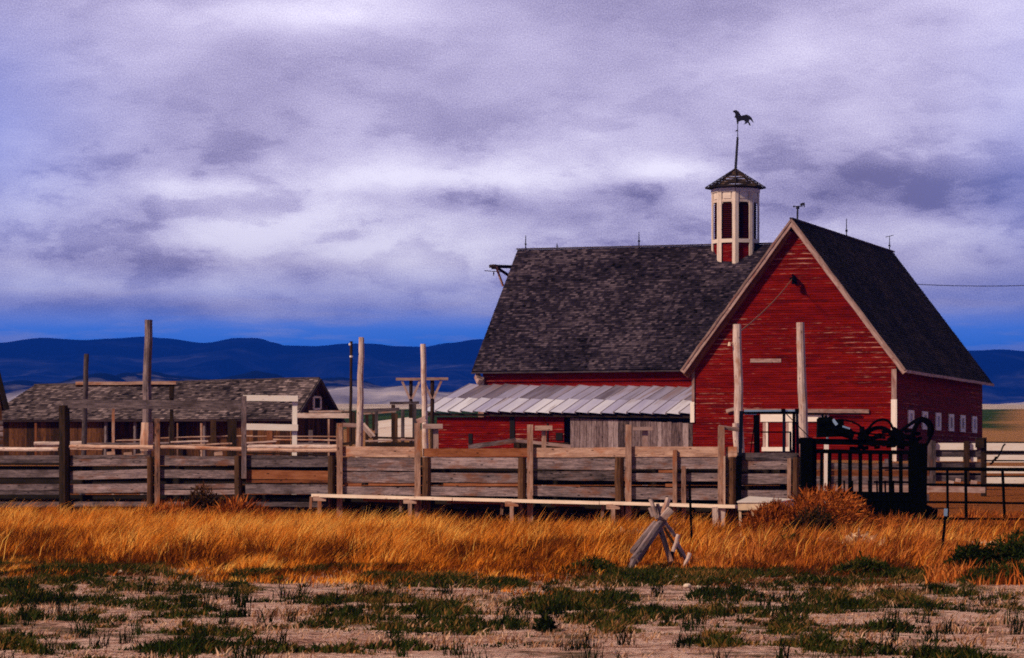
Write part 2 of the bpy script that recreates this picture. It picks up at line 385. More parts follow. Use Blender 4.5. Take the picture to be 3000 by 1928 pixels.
M['darktwig'] = grass_mat('dark_bush_twigs', [(0.0, (.006, .006, .002)), (.5, (.028, .016, .006)), (1.0, (.14, .05, .014))], .05)
M['pale'] = grass_mat('pale_weed_heads', [(0.0, (.36, .16, .07)), (.5, (.68, .42, .24)), (1.0, (.88, .68, .48))], .2)

# ------------------------------------------------------------------ terrain
def grid_mesh(name, xs_fn, ys, z_fn, mat_, n):
    V = []; Fc = []
    for y in ys:
        x0, x1 = xs_fn(y)
        for i in range(n + 1):
            x = x0 + (x1 - x0) * i / n; V.append((x, y, z_fn(x, y)))
    for j in range(len(ys) - 1):
        for i in range(n):
            a = j * (n + 1) + i; Fc.append((a, a + 1, a + n + 2, a + n + 1))
    me = bpy.data.meshes.new(name); me.from_pydata(V, [], Fc); me.materials.append(mat_); me.shade_smooth(); me.update()
    o = bpy.data.objects.new(name, me); COL.objects.link(o); return o
ys = [-40, -20, 0, 8, 14] + [16 + .5 * k for k in range(96)] + [64 + 1.5 * k for k in range(40)] + [125 + 6 * k for k in range(30)] + [310 * 1.09 ** k for k in range(42)]
def tz(x, y):
    amp = .05 if y < 130 else min(.25, .05 + (y - 130) * .0015)
    return zg(y) + (mnoise.fractal(Vector((x * .35, y * .35, 3)), 1.0, 2.0, 3) * amp)
tag(grid_mesh('ground', lambda y: (-60 - abs(y) * .6, 60 + abs(y) * .6), ys, tz, M['ground'], 150), 'dirt foreground rising behind the corral into pale open valley floor', 'ground', kind='structure')

def range_mesh(name, prof, Y0, Y1, Y2, zb, mat_, amp, x0, x1, nx, label):
    def top(px):
        for (a, ya), (b, yb) in zip(prof, prof[1:]):
            if px <= b:
                t = max(0, (px - a) / (b - a)); t = t * t * (3 - 2 * t); return ya + (yb - ya) * t
        return prof[-1][1]
    V = []; Fc = []; rows = 26
    for j in range(rows + 1):
        q = j / rows
        for i in range(nx + 1):
            px = x0 + (x1 - x0) * i / nx
            Yr = Y1
            zt = (HY - top(px)) * Yr / F
            if q <= .7:
                k = q / .7; Y = Y0 + (Y1 - Y0) * k; h = k ** 1.25
            else:
                k = (q - .7) / .3; Y = Y1 + (Y2 - Y1) * k; h = 1 - k * .9
            X = (px - 1500) * Yr / F
            nz = mnoise.fractal(Vector((X / (amp * 9), Y / (amp * 14), 1.7)), 1.0, 2.1, 5) * amp * math.sin(math.pi * min(1, max(0, h))) * 1.2
            V.append((X, Y, zb + (zt - zb) * h + nz))
    for j in range(rows):
        for i in range(nx):
            a = j * (nx + 1) + i; Fc.append((a, a + 1, a + nx + 2, a + nx + 1))
    me = bpy.data.meshes.new(name); me.from_pydata(V, [], Fc); me.materials.append(mat_); me.shade_smooth(); me.update()
    o = bpy.data.objects.new(name, me); COL.objects.link(o); tag(o, label, name, kind='structure'); return o
range_mesh('mountains', [(-2500, 1010), (-900, 985), (-200, 1002), (0, 1002), (130, 988), (250, 995), (330, 990), (430, 984), (480, 988), (600, 1001), (700, 986), (760, 986), (800, 998), (840, 1008),
    (930, 1010), (1020, 1002), (1090, 1003), (1170, 1012), (1240, 1014), (1320, 1003), (1400, 992), (1600, 985), (2200, 1000), (2700, 1026), (2850, 1025), (2930, 1022), (3000, 1027), (3300, 1018), (5500, 1000)],
    5000, 7600, 9400, 60, M['mount'], 46, -2500, 5500, 420, 'long dark blue mountain range under the cloud')
range_mesh('foothills', [(-2500, 1140), (-200, 1140), (0, 1128), (60, 1112), (150, 1120), (330, 1112), (385, 1092), (440, 1086), (520, 1100), (640, 1110), (700, 1096), (750, 1084), (800, 1092), (860, 1110),
    (930, 1108), (1000, 1104), (1060, 1112), (1120, 1132), (1200, 1128), (1300, 1148), (1400, 1150), (1900, 1165), (2700, 1189), (2880, 1190), (2950, 1182), (3100, 1165), (5500, 1130)],
    2300, 3300, 4300, 34, M['foot'], 17, -2500, 5500, 420, 'low pale bare foothills before the mountains')

# ------------------------------------------------------------------ barn
MID = Vector((13.59, 156.6, 0)); D1 = Vector((.3138, .9495, 0)); D2 = Vector((-.9495, .3138, 0)); ZB = .55
def B(t, u, z): return Vector((MID.x + t * D1.x + u * D2.x, MID.y + t * D1.y + u * D2.y, z))
barn = thing('red_barn', 'large weathered red barn with steep shingle roofs and white louvred cupola', 'barn', B(11, 3, ZB))
def siding(mb, f, z0, z1, step, clip, out, push=.03):
    z = z0
    while z < z1 - 1e-3:
        ze = min(z + step, z1); a0, a1 = clip(z); b0, b1 = clip(ze)
        if a1 - a0 > .05:
            # split each course into boards of random length
            cuts = [0.0]
            while cuts[-1] < 1: cuts.append(min(1, cuts[-1] + R.uniform(2.2, 4.5) / (a1 - a0)))
            for c0, c1 in zip(cuts, cuts[1:]):
                tn = .5 + R.uniform(-.15, .15)
                s0, s1 = a0 + (a1 - a0) * c0, a0 + (a1 - a0) * c1; q0, q1 = b0 + (b1 - b0) * c0, b0 + (b1 - b0) * c1
                p = [f(s0, z) + out * push, f(s1, z) + out * push, f(q1, ze), f(q0, ze)]
                mb.face(p, tn, [(s0, 0, z), (s1, 0, z), (q1, 0, ze), (q0, 0, ze)])
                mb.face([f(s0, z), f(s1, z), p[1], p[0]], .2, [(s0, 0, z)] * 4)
        z = ze
PK = 12.45; EV = 5.15; HW = 5.02; LEN = 23.4
# walls of the main block
mb = MB()
def gclip(z):
    if z <= 5.45: return (-HW, HW)
    h = HW * (12.2 - z) / (12.2 - 5.45); return (-max(h, 0), max(h, 0))
siding(mb, lambda s, z: B(0, s, z), ZB, 12.15, .12, gclip, -D1, .022)
mb.obj('front_gable_wall', M['red'], barn)
mb = MB(); siding(mb, lambda s, z: B(s, -HW, z), ZB, 5.4, .12, lambda z: (0, LEN), -D2, .022)
mb.face([B(LEN, -HW, ZB), B(LEN, HW, ZB), B(LEN, HW, 5.4), B(LEN, 0, 12.1), B(LEN, -HW, 5.4)])
mb.face([B(0, HW, ZB), B(0, HW, 5.6), B(LEN, HW, 5.6), B(LEN, HW, ZB)])
mb.obj('side_wall', M['red'], barn)
# wing
WT0, WT1, WU = 7.8, 22.2, 18.5
mb = MB(); siding(mb, lambda s, z: B(WT0, s, z), ZB, 5.6, .12, lambda z: (HW, WU), -D1, .022)
mb.face([B(WT0, WU, ZB), B(WT0, WU, 5.6), B(15, WU, 12.2), B(WT1, WU, 5.6), B(WT1, WU, ZB)])
mb.face([B(WT1, WU, ZB), B(WT1, WU, 5.6), B(WT1, HW, 5.6), B(WT1, HW, ZB)])
mb.obj('wing_wall', M['red'], barn)
def shingle_roof(mb, e0, e1, r0, r1, course=.17, w_=.2, thick=.028, slab=.14, rnd=.5):
    e0, e1, r0, r1 = map(Vector, (e0, e1, r0, r1))
    nrm = (e1 - e0).cross(r0 - e0).normalized()
    if nrm.z < 0: nrm = -nrm
    rows = int(((r0 - e0).length) / course); cols = int((e1 - e0).length / w_)
    for i in range(rows):
        a = i / rows; b = (i + 1) / rows
        A0 = e0.lerp(r0, a); A1 = e1.lerp(r1, a); B0 = e0.lerp(r0, b); B1 = e1.lerp(r1, b)
        off = R.random(); rowt = R.uniform(-.08, .08)
        cs = [0] + [min(1, max(0, (j + off + R.uniform(-.2, .2)) / cols)) for j in range(cols)] + [1]
        for c, d in zip(cs, cs[1:]):
            if d - c < 1e-4: continue
            tn = min(1, max(0, .5 + rowt + R.gauss(0, .22 * rnd * 2)))
            th = thick * R.uniform(.6, 1.5)
            p = [A0.lerp(A1, c) + nrm * th, A0.lerp(A1, d) + nrm * th, B0.lerp(B1, d) + nrm * .004, B0.lerp(B1, c) + nrm * .004]
            mb.face(p, tn); mb.face([A0.lerp(A1, c) + nrm * -.001, A0.lerp(A1, d) + nrm * -.001, p[1], p[0]], .0)
    s = nrm * -slab; t = nrm * -.004
    q = [e0, e1, r1, r0]
    mb.face([x + s for x in q][::-1], .0); mb.face([x + t for x in q], .2)
    for k in range(4):
        a, b = q[k], q[(k + 1) % 4]; mb.face([a + t, b + t, b + s, a + s], .25)
OV = .42
mb = MB(); shingle_roof(mb, B(-OV, -HW - .5, EV), B(LEN + OV, -HW - .5, EV), B(-OV, 0, PK), B(LEN + OV, 0, PK), .155, .17)
mb.obj('roof', M['shingle_dark'], barn)
mb = MB(); shingle_roof(mb, B(-OV, HW + .4, EV + .12), B(LEN + OV, HW + .4, EV + .12), B(-OV, 0, PK), B(LEN + OV, 0, PK), .155, .17)
mb.obj('roof', M['shingle'], barn)
mb = MB(); shingle_roof(mb, B(15 - 7.7, 4.6, 5.57), B(15 - 7.7, 18.95, 5.57), B(15, 2.0, 12.42), B(15, 18.95, 12.42), .155, .17)
shingle_roof(mb, B(15 + 7.7, 4.6, 5.57), B(15 + 7.7, 18.95, 5.57), B(15, 2.0, 12.42), B(15, 18.95, 12.42), .4, .5)
mb.obj('wing_roof', M['shingle'], barn)
mb = MB()
mb.beam(B(-.5, 0, PK + .05), B(LEN + .5, 0, PK + .05), .07, .16, .1); mb.beam(B(15, .1, 12.47), B(15, 19.0, 12.47), .07, .16, .1)
mb.obj('ridge_cap', M['dusk'], barn)
# barge boards, eave trim
for sgn, uu, ez in ((-1, -HW - .52, EV - .04), (1, HW + .42, EV + .1)):
    mb = MB(); mb.beam(B(-OV - .03, uu, ez - .10), B(-OV - .03, 0, PK - .14), .26, .05, .55, seg=12, warp=.012)
    mb.beam(B(-OV - .07, uu, ez + .02), B(-OV - .07, 0, PK - .02), .09, .05, .2, seg=6)
    mb.obj('barge_board', M['trim'], barn)
mb = MB(); mb.beam(B(-OV, -HW - .56, EV - .07), B(LEN + OV, -HW - .56, EV - .07), .14, .04, .7, seg=8, warp=.01); mb.obj('eave_board', M['trim'], barn)
mb = MB(); mb.beam(B(15 - 7.76, 5.1, 5.48), B(15 - 7.76, 18.95, 5.48), .08, .04, .1); mb.obj('eave_board', M['dusk'], barn)
# frieze under gable peak on left slope, wide rust coloured soffit board
mb = MB(); mb.beam(B(-.12, HW + .3, EV - .18), B(-.12, .15, PK - .52), .32, .3, .4, seg=6); mb.obj('soffit_board', M['rust'], barn)
# corner boards
def corner(t_, u_, z0, z1, wd, m, tn, lab=None):
    mb = MB(); mb.beam(B(t_ - .05, u_, z0), B(t_ - .05, u_, z1), wd, .08, tn, ref=D2)
    mb.beam(B(t_ + .04, u_ - math.copysign(.05 if u_ < 0 else -.05, 1), z0), B(t_ + .04, u_ - math.copysign(.05 if u_ < 0 else -.05, 1), z1), wd, .08, tn, ref=D1)
    o = mb.obj('corner_board', m, barn)
    if lab: o['label'] = lab
def zat(py, Y): return (HY - py) * Y / F
corner(0, -HW + .08, 3.75, 5.2, .24, M['trim'], .5, 'worn pinkish upper corner board')
corner(0, -HW + .08, 2.3, 3.75, .28, M['white'], .95, 'fresh white lower corner board')
corner(0, -HW + .08, ZB, 2.3, .24, M['white'], .3)
corner(0, HW - .03, 3.7, 5.2, .13, M['trim'], .3)
corner(0, HW + .01, 2.7, 3.7, .20, M['white'], .95, 'white patch of corner board beside the tin roof')
mb = MB(); mb.beam(B(WT0 - .06, WU + .05, ZB), B(WT0 - .06, WU + .05, 5.3), .3, .2, .5, ref=D2)
mb.beam(B(WT0 - .3, WU + .05, 5.0), B(WT0 - .05, WU + .3, 5.35), .3, .25, .6); mb.obj('corner_board', M['trim'], barn)
# side windows
def t_at(px, u):
    k = (px - 1500) / F; p = B(0, u, 0)
    return (k * p.y - p.x) / (D1.x - k * D1.y)
for i, px in enumerate((2666, 2707, 2746, 2784, 2818, 2852)):
    t0 = t_at(px, -HW); Yw = B(t0, -HW, 0).y; zt = zat(1207 + (px - 2666) * .094, Yw); zb = zt - .72
    mb = MB(); o_ = -HW - .05
    hw = .50
    wmat = M['white']
    w2 = hw + .17
    for zz, hh in ((zb, .17), (zt, .17)): mb.beam(B(t0 - w2, o_, zz), B(t0 + w2, o_, zz), hh, .06, 1.0)
    for aa in (-hw, hw): mb.beam(B(t0 + aa, o_, zb + .085), B(t0 + aa, o_, zt - .085), .34, .06, 1.0, ref=D1)
    fr = mb.obj('window', wmat, barn)
    mb = MB(); mb.face([B(t0 - hw, -HW - .03, zb), B(t0 + hw, -HW - .03, zb), B(t0 + hw, -HW - .03, zt), B(t0 - hw, -HW - .03, zt)])
    if i in (3, 4):
        mb2 = MB(); mb2.beam(B(t0, -HW - .045, zb + .08), B(t0, -HW - .045, zt - .08), .3, .02, .3, ref=D1); mb2.obj('board', M['pole'], fr)
    mb.obj('pane', M['glass'], fr)
# front hatch door, header and sliding track
def u_at(px, t):
    k = (px - 1500) / F; p = B(t, 0, 0)
    return (k * p.y - p.x) / (D2.x - k * D2.y)
def front(px, py, off): 
    u = u_at(px, -off); q = B(-off, u, 0); q.z = (HY - py) * q.y / F; return q
mb = MB()
mb.beam(front(2228, 1225, .07), front(2428, 1224, .07), .36, .05, .95); hd = mb.obj('door_header', M['white'], barn)
mb = MB(); mb.face([front(2245, 1313, .04), front(2312, 1313, .04), front(2312, 1238, .04), front(2245, 1238, .04)], .6)
dr = mb.obj('door', M['red'], barn)
for px, ww, mm in ((2240, .16, 'trim'), (2247, .10, 'white'), (2316, .17, 'white'), (2307, .12, 'trim')):
    mb = MB(); mb.beam(front(px, 1318, .08), front(px, 1238, .08), ww, .05, .85, ref=D2); mb.obj('jamb', M[mm], dr)
mb = MB(); mb.beam(front(2232, 1316, .10), front(2319, 1316, .10), .2, .06, .95); mb.obj('sill', M['white'], dr)
mb = MB(); mb.beam(front(2180, 1203, .08), front(2546, 1205, .08), .18, .06, .35, seg=8, warp=.01); mb.obj('track_board', M['trim'], barn)
mb = MB(); mb.beam(front(2360, 1213, .16), front(2520, 1214, .16), .07, .1, .2); mb.obj('door_track', M['steel'], barn)
mb = MB(); mb.beam(front(2128, 1205, .12), front(2152, 1198, .12), .16, .1, .6); mb.obj('bracket', M['trim'], barn)
# bleached peeled boards on gable
mb = MB(); mb.face([front(2198, 1062, .045), front(2288, 1062, .045), front(2288, 1051, .045), front(2198, 1051, .045)]); mb.obj('peeled_board', M['trim'], barn)
mb = MB(); c = front(2322, 815, .25)
mb.beam(front(2322, 806, .05), front(2322, 806, .5), .09, .09, .2); mb.log(front(2326, 808, .45), front(2328, 832, .45), .07, .16, .2, 2, 8, 0); mb.log(front(2314, 818, .3), front(2330, 812, .3), .07, .07, .2, 1, 8, 0)
mb.obj('gable_lamp', M['steel'], barn)
# hay hood beam on the wing end (left)
hayY = B(14.0, WU + .6, 0).y
hb = MB(); hb.beam(P(1436, 780, hayY), P(1505, 782, hayY + 1), .17, .2, .1); hb.log(P(1440, 782, hayY - .25), P(1453, 782, hayY - .25), .13, .13, .1, 2, 10, 0)
hb.beam(P(1456, 784, hayY), P(1490, 807, hayY + .6), .12, .12, .1)
hb.beam(P(1420, 793, hayY), P(1472, 797, hayY), .04, .04, .1); hb.beam(P(1447, 795, hayY), P(1446, 808, hayY), .06, .05, .1)
hh = hb.obj('hay_beam', M['dkpost'], barn)
mb = MB(); mb.beam(P(1453, 780, hayY - .2), P(1474, 838, hayY + .3), .10, .08, .7); mb.obj('brace', M['tan'], hh)
# lightning rods
for px, y0, y1, tt, uu, cross in ((1540, 690, 732, 15, None, 0), (1872, 680, 724, 15, None, 0), (1632, 712, 728, 15, None, 0), (2480, 640, 700, None, 0, 0), (2606, 692, 738, None, 0, 1)):
    if uu is None:
        k = (px - 1500) / F; p = B(15, 0, 0); u_ = (k * p.y - p.x) / (D2.x - k * D2.y); base = B(15, u_, 0)
    else: base = B(t_at(px, 0), 0, 0)
    mb = MB(); a = Vector((base.x, base.y, zat(y1, base.y))); b = Vector((base.x, base.y, zat(y0, base.y)))
    mb.log(a, b, .035, .018, .3, 1, 6, 0); mb.log(a.lerp(b, .35), a.lerp(b, .45), .06, .06, .3, 1, 6, 0)
    if cross: mb.beam(b + Vector((-.22, 0, -.05)), b + Vector((.22, 0, .05)), .035, .03, .3)
    mb.obj('lightning_rod', M['iron'], barn)
# cupola
CU = B(15, 6.72, 0)
cup = MB(); RC = 1.25
def cc(k, r, z): a = math.radians(-90 - 4 + 45 * k); return Vector((CU.x + r * math.cos(a), CU.y + r * math.sin(a), z))
for k in range(8):
    a0, a1 = cc(k, RC - .07, 9.5), cc(k + 1, RC - .07, 9.5)
    cup.face([a0, a1, Vector((a1.x, a1.y, 12.5)), Vector((a0.x, a0.y, 12.5))], .5, [(k, 0, 9.5), (k + 1, 0, 9.5), (k + 1, 0, 12.5), (k, 0, 12.5)])
cupo = cup.obj('cupola', M['red'], barn)
body = MB(); post = MB(); band = MB(); band2 = MB(); upan = MB(); lou = MB(); archm = MB()
for k in range(8):
    c0, c1 = cc(k, RC, 0), cc(k + 1, RC, 0); ed = (c1 - c0); Lf = ed.length; ed.normalize(); out = ed.cross(Vector((0, 0, 1)))
    mid = (c0 + c1) / 2 - Vector((CU.x, CU.y, 0)); mid.z = 0
    if out.dot(mid) < 0: out = -out
    def fp(s, z, o=0): return Vector((c0.x, c0.y, 0)) + ed * s + out * o + Vector((0, 0, z))
    for s in (.085, Lf - .085):
        post.beam(fp(s, 10.0, .0), fp(s, 15.35, .0), .17, .06, R.uniform(.6, 1), ref=ed)
    band.beam(fp(.17, 12.58, .004), fp(Lf - .17, 12.58, .004), .2, .06, .95)
    band2.beam(fp(.0, 15.28, .03), fp(Lf, 15.28, .03), .2, .06, .9)
    upan.face([fp(.17, 14.72, -.035), fp(Lf - .17, 14.72, -.035), fp(Lf - .17, 15.3, -.035), fp(.17, 15.3, -.035)], .8)
    upan.beam(fp(.26, 15.0, -.01), fp(Lf - .26, 15.0, -.01), .36, .03, .95)
    # louvres, slats tilted
    lou = MB()
    z = 12.72
    while z < 14.6:
        lou.face([fp(.165, z, -.05), fp(Lf - .165, z, -.05), fp(Lf - .165, z + .10, -.12), fp(.165, z + .10, -.12)], R.uniform(.2, .6), [(k, 0, z)] * 4); z += .105
    lou.face([fp(.1, 12.6, -.18), fp(Lf - .1, 12.6, -.18), fp(Lf - .1, 14.8, -.18), fp(.1, 14.8, -.18)], .0, [(k, 0, z)] * 4)
    # arch spandrels
    archm = MB(); archm.beam(fp(.17, 14.70, -.018), fp(Lf - .17, 14.70, -.018), .12, .05, .6)
    n = 10; s0, s1 = .17, Lf - .17; zc = 14.42; rr = (s1 - s0) / 2
    for i in range(n):
        b0 = math.pi * i / n; b1 = math.pi * (i + 1) / n
        xa, xb = (s0 + s1) / 2 - math.cos(b0) * rr, (s0 + s1) / 2 - math.cos(b1) * rr
        archm.face([fp(xa, zc + math.sin(b0) * rr * .95, -.02), fp(xb, zc + math.sin(b1) * rr * .95, -.02), fp(xb, 14.72, -.02), fp(xa, 14.72, -.02)], .8)
    archm.obj('arch', M['chalk'], cupo); lou.obj('louvre', M['louvre'], cupo)
    for bm_, nm in ((band, 'sill_board'), (post, 'corner_board'), (upan, 'panel')):
        bm_.obj(nm, M['chalk'], cupo)
    band = MB(); post = MB(); upan = MB()
band2.obj('frieze', M['chalk'], cupo); 

rf = MB()
for k in range(8):
    e0, e1 = cc(k, 1.62, 15.42), cc(k + 1, 1.62, 15.42); ap = Vector((CU.x, CU.y, 16.45))
    rows = 9
    for i in range(rows):
        a = i / rows; b = (i + 1) / rows
        m_ = max(1, 5 - i // 2)
        for j in range(m_):
            A = e0.lerp(e1, j / m_); Bq = e0.lerp(e1, (j + 1) / m_)
            rf.face([A.lerp(ap, a) + Vector((0, 0, .03)), Bq.lerp(ap, a) + Vector((0, 0, .03)), Bq.lerp(ap, b), A.lerp(ap, b)], R.random() * .7)
    rf.face([e0, e1, cc(k + 1, 1.0, 15.40), cc(k, 1.0, 15.40)], .1); rf.face([e0, e1, e1 + Vector((0, 0, .06)), e0 + Vector((0, 0, .06))], .1)
    rf.beam(e0 + Vector((0, 0, .05)), ap + Vector((0, 0, .05)), .05, .08, .3)
rf.obj('roof', M['shingle_dark'], cupo)
# lean-to shed along the wing
ST0 = .6
mbw = MB(); siding(mbw, lambda s, z: B(ST0 + .35, s, z), ZB, 3.05, .12, lambda z: (11.9, 18.6), -D1, .022)
siding(mbw, lambda s, z: B(s, 18.6, z), ZB, 3.05, .12, lambda z: (ST0 + .35, WT0), D2, .022)
mbw.obj('lean_to_wall', M['red'], barn)
def shed(px, py, off): 
    t_ = ST0 + .35 - off; u = u_at(px, t_); q = B(t_, u, 0); q.z = (HY - py) * q.y / F; return q
for (a, b, c, d) in ((1493, 1215, 1508, 1296), (1372, 1270, 1384, 1300), (1548, 1262, 1560, 1300), (1628, 1268, 1648, 1290), (1602, 1240, 1606, 1300)):
    mb = MB(); mb.beam(shed((a + c) / 2, b, .04), shed((a + c) / 2, d, .04), (c - a) / 59.5, .04, .1, ref=D2); mb.obj('opening', M['black'], barn)
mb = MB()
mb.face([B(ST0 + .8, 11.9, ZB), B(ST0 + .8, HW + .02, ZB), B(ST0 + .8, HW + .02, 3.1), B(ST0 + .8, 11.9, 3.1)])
mb.obj('recess_shade', M['black'], barn)  # black sheet standing in for the shade inside the open bay
mb = MB(); px = 1671
while px < 2034:
    ww = R.uniform(12, 20); py = 1225 + (px - 1671) * .042 + R.uniform(-1, 1.5)
    mb.beam(shed(px + ww / 2, 1340, .06), shed(px + ww / 2, py, .06), ww / 60 * .985, .03, R.choice([.05, .25, .4, .5, .6, .75, .9, .95]), ref=D2); px += ww
mb.obj('board_wall', M['boards'], barn)
tinm = MB(); n = 21
for i in range(n):
    u0 = 5.15 + (19.15 - 5.15) * i / n; u1 = 5.15 + (19.15 - 5.15) * (i + 1) / n + .06
    tl = R.uniform(-.05, .02)
    sag = .0
    z0 = lambda u: 3.06 + (u - 5) * .0145
    z1 = lambda u: 4.56 + (u - 5) * .02
    tm = 3.6 + R.uniform(-.1, .1)
    for (ta, tb, fa, fb, tone, lift) in ((ST0 - .1, tm + .1, 0, .47, R.uniform(.45, .98), .03), (tm, WT0, .46, 1, R.uniform(.0, .45), .0)):
        za0 = z0(u0) + (z1(u0) - z0(u0)) * fa; zb0 = z0(u0) + (z1(u0) - z0(u0)) * fb
        za1 = z0(u1) + (z1(u1) - z0(u1)) * fa; zb1 = z0(u1) + (z1(u1) - z0(u1)) * fb
        K = 5; l0 = lift + R.uniform(0, .03); rise = R.uniform(.045, .10)
        for j in range(K):
            a = j / K; b = (j + 1) / K
            def q(t_, f_, base0, base1): return B(t_, u0 + (u1 - u0) * f_, base0 + (base1 - base0) * f_ + l0 + rise * f_)
            x0 = q(ta, a, za0, za1); x1 = q(ta, b, za0, za1); y1_ = q(tb, b, zb0, zb1); y0_ = q(tb, a, zb0, zb1)
            tinm.face([x0, x1, y1_, y0_], tone, [(fa, u0 + i * 3, a), (fa, u0 + i * 3, b), (fb, u0 + i * 3, b), (fb, u0 + i * 3, a)])
        # raised sheet edge
        e0 = q(ta, 1, za0, za1); e1 = q(tb, 1, zb0, zb1)
        tinm.beam(e0 + Vector((0, 0, -.03)), e1 + Vector((0, 0, -.03)), .09, .03, .9 if fa else .2)
tinm.obj('tin_roof', M['tin'], barn)
mb = MB(); mb.beam(B(ST0 + .1, 5.1, 2.98), B(ST0 + .1, 19.1, 3.19), .12, .06, .0); mb.obj('eave_beam', M['dkpost'], barn)
mb = MB(); mb.beam(B(ST0 + .3, 19.1, 3.16), B(WT0, 19.1, 4.7), .16, .05, .6); mb.obj('barge_board', M['trim'], barn)

# weathervanes
vn = thing('weathervane', 'black running horse weathervane on a tall mast above the cupola', 'weathervane', (CU.x, CU.y, 16.45))
mb = MB(); top = P(2161, 402, CU.y); mb.log((CU.x, CU.y, 16.35), top, .075, .06, .3, 2, 8, 0); mb.log(top, P(2161, 366, CU.y), .022, .02, .3, 1, 6, 0); mb.log(P(2155, 385, CU.y), P(2162, 380, CU.y), .03, .03, .3, 1, 6, 0)
mb.obj('mast', M['iron'], vn)
def plate(name, pts, Y, mat_, parent, th=.03):
    mb = MB(); A = [P(x, y, Y) for x, y in pts]; Bk = [a + Vector((0, th, 0)) for a in A]
    from mathutils.geometry import tessellate_polygon
    for tri in tessellate_polygon([A]): mb.face([A[i] for i in tri]); mb.face([Bk[i] for i in tri][::-1])
    for i in range(len(A)): j = (i + 1) % len(A); mb.face([A[i], A[j], Bk[j], Bk[i]])
    return mb.obj(name, mat_, parent)
hp = [(345, 360), (375, 305), (470, 285), (560, 340), (610, 420), (660, 500), (760, 480), (870, 455), (960, 500), (1040, 560), (1100, 680), (1145, 765), (1090, 740), (1030, 670), (975, 650), (950, 715), (1000, 800), (1020, 875), (970, 870), (915, 760), (850, 800), (755, 835), (820, 750), (770, 675), (680, 685), (570, 720), (548, 830), (508, 830), (488, 700), (468, 590), (405, 570), (440, 470), (420, 390), (370, 375)]
plate('horse', [(2120 + x * .0779, 300 + y * .0779) for x, y in hp], CU.y, M['iron'], vn)
gp = B(.15, 0, 0)
vn2 = thing('weathervane', 'small cow weathervane on the peak of the red gable', 'weathervane', (gp.x, gp.y, PK))
kx = 2334 - ((gp.x / gp.y * F) + 1500)
mb = MB(); gx = P(2337, 645, gp.y); mb.log((gx.x - .02, gp.y, PK - .05), P(2337, 603, gp.y), .045, .04, .3, 1, 8, 0)
mb.beam(P(2323, 605, gp.y), P(2352, 604, gp.y), .04, .03, .3); mb.beam(P(2326, 602, gp.y), P(2326, 608, gp.y), .05, .03, .3); mb.log(P(2337, 612, gp.y), P(2337, 606, gp.y), .09, .09, .3, 1, 8, 0)
mb.obj('mast', M['iron'], vn2)
plate('cow', [(2341, 594), (2345, 597), (2350, 594), (2358, 594), (2358, 607), (2355, 607), (2354, 601), (2349, 602), (2348, 606), (2346, 606), (2345, 600)], gp.y, M['iron'], vn2)
# wires
def wire(name, a, b, sag, r, mat_, label, cat):
    mb = MB(); pts = []
    for k in range(13):
        q = k / 12; p = Vector(a).lerp(Vector(b), q); p.z -= sag * 4 * q * (1 - q); pts.append(p)
    mb.tube(pts, r, 5); tag(mb.obj(name, mat_), label, cat)
wire('power_cable', P(2400, 808, 300), P(3300, 814, 330), .9, .035, M['iron'], 'thin power cable crossing the sky behind the barn roof', 'cable')
wire('guy_wire', front(2320, 818, .3), P(2163, 975, 98.2), .15, .022, M['wire'], 'rusty slack wire from the gable lamp to the left tall post', 'wire')

# ------------------------------------------------------------------ long weathered shed on the left
Q0 = P(852, 1400, 148.5); Q0.z = 0
def Lq(t, u, z): return Vector((Q0.x + t * D1.x + u * D2.x, Q0.y + t * D1.y + u * D2.y, z))
ls = thing('long_shed', 'long low brown board shed with bleached shingle roof left of the barn', 'shed', Lq(3, 7, .65))
mb = MB(); shingle_roof(mb, Lq(-.35, -.3, 2.68), Lq(-.35, 15.6, 2.72), Lq(2.8, -.3, 4.63), Lq(2.8, 14.4, 4.44), .16, .2, .03, .1, .6)
shingle_roof(mb, Lq(5.95, -.3, 2.68), Lq(5.95, 15.6, 2.72), Lq(2.8, -.3, 4.63), Lq(2.8, 14.4, 4.44), .4, .5)
mb.obj('roof', M['shingle_grey'], ls)
mb = MB(); mb.beam(Lq(2.8, -.3, 4.66), Lq(2.8, 14.4, 4.47), .06, .14, .2, seg=10, warp=.02); mb.obj('ridge_cap', M['dusk'], ls)
mb = MB(); s = 0
while s < 5.6:
    ww = R.uniform(.14, .26); c = s + ww / 2; top = 4.5 - abs(c - 2.8) * .68
    mb.beam(Lq(c, -.02, .3), Lq(c, -.02, top), ww * .97, .03, R.random() * .8, ref=D1); s += ww
mb.obj('gable_wall', M['barnwood'], ls)
for s, se in ((.05, 3.0), (9.3, 15.3)):
    mb = MB()
    while s < se:
        ww = R.uniform(.16, .3); mb.beam(Lq(.05, s + ww / 2, .3), Lq(.05, s + ww / 2, 2.65), ww * .97, .03, R.random() * .9, ref=D2); s += ww
    mb.obj('front_wall', M['barnwood'], ls)
mb = MB(); s = 2.6
while s < 9.7:
    ww = R.uniform(.2, .34); mb.beam(Lq(.6, s + ww / 2, .3), Lq(.6, s + ww / 2, 2.9), ww * .98, .03, R.random() * .7, ref=D2); s += ww
mb.obj('inner_wall', M['barnwood'], ls)
for uu in (3.0, 4.3, 6.0, 7.8, 9.3):
    mb = MB(); mb.log(Lq(0, uu, .3), Lq(0, uu, 2.65), .09, .08, R.uniform(.3, .9), 3); mb.obj('post', M['dusk'], ls)
wt = Lq(2.8, 0, 0)
def gpt(px, py):
    k = (px - 1500) / F; p = Lq(0, -.08, 0); t_ = (k * p.y - p.x) / (D1.x - k * D1.y); q = Lq(t_, -.08, 0); q.z = (HY - py) * q.y / F; return q
mb = MB()
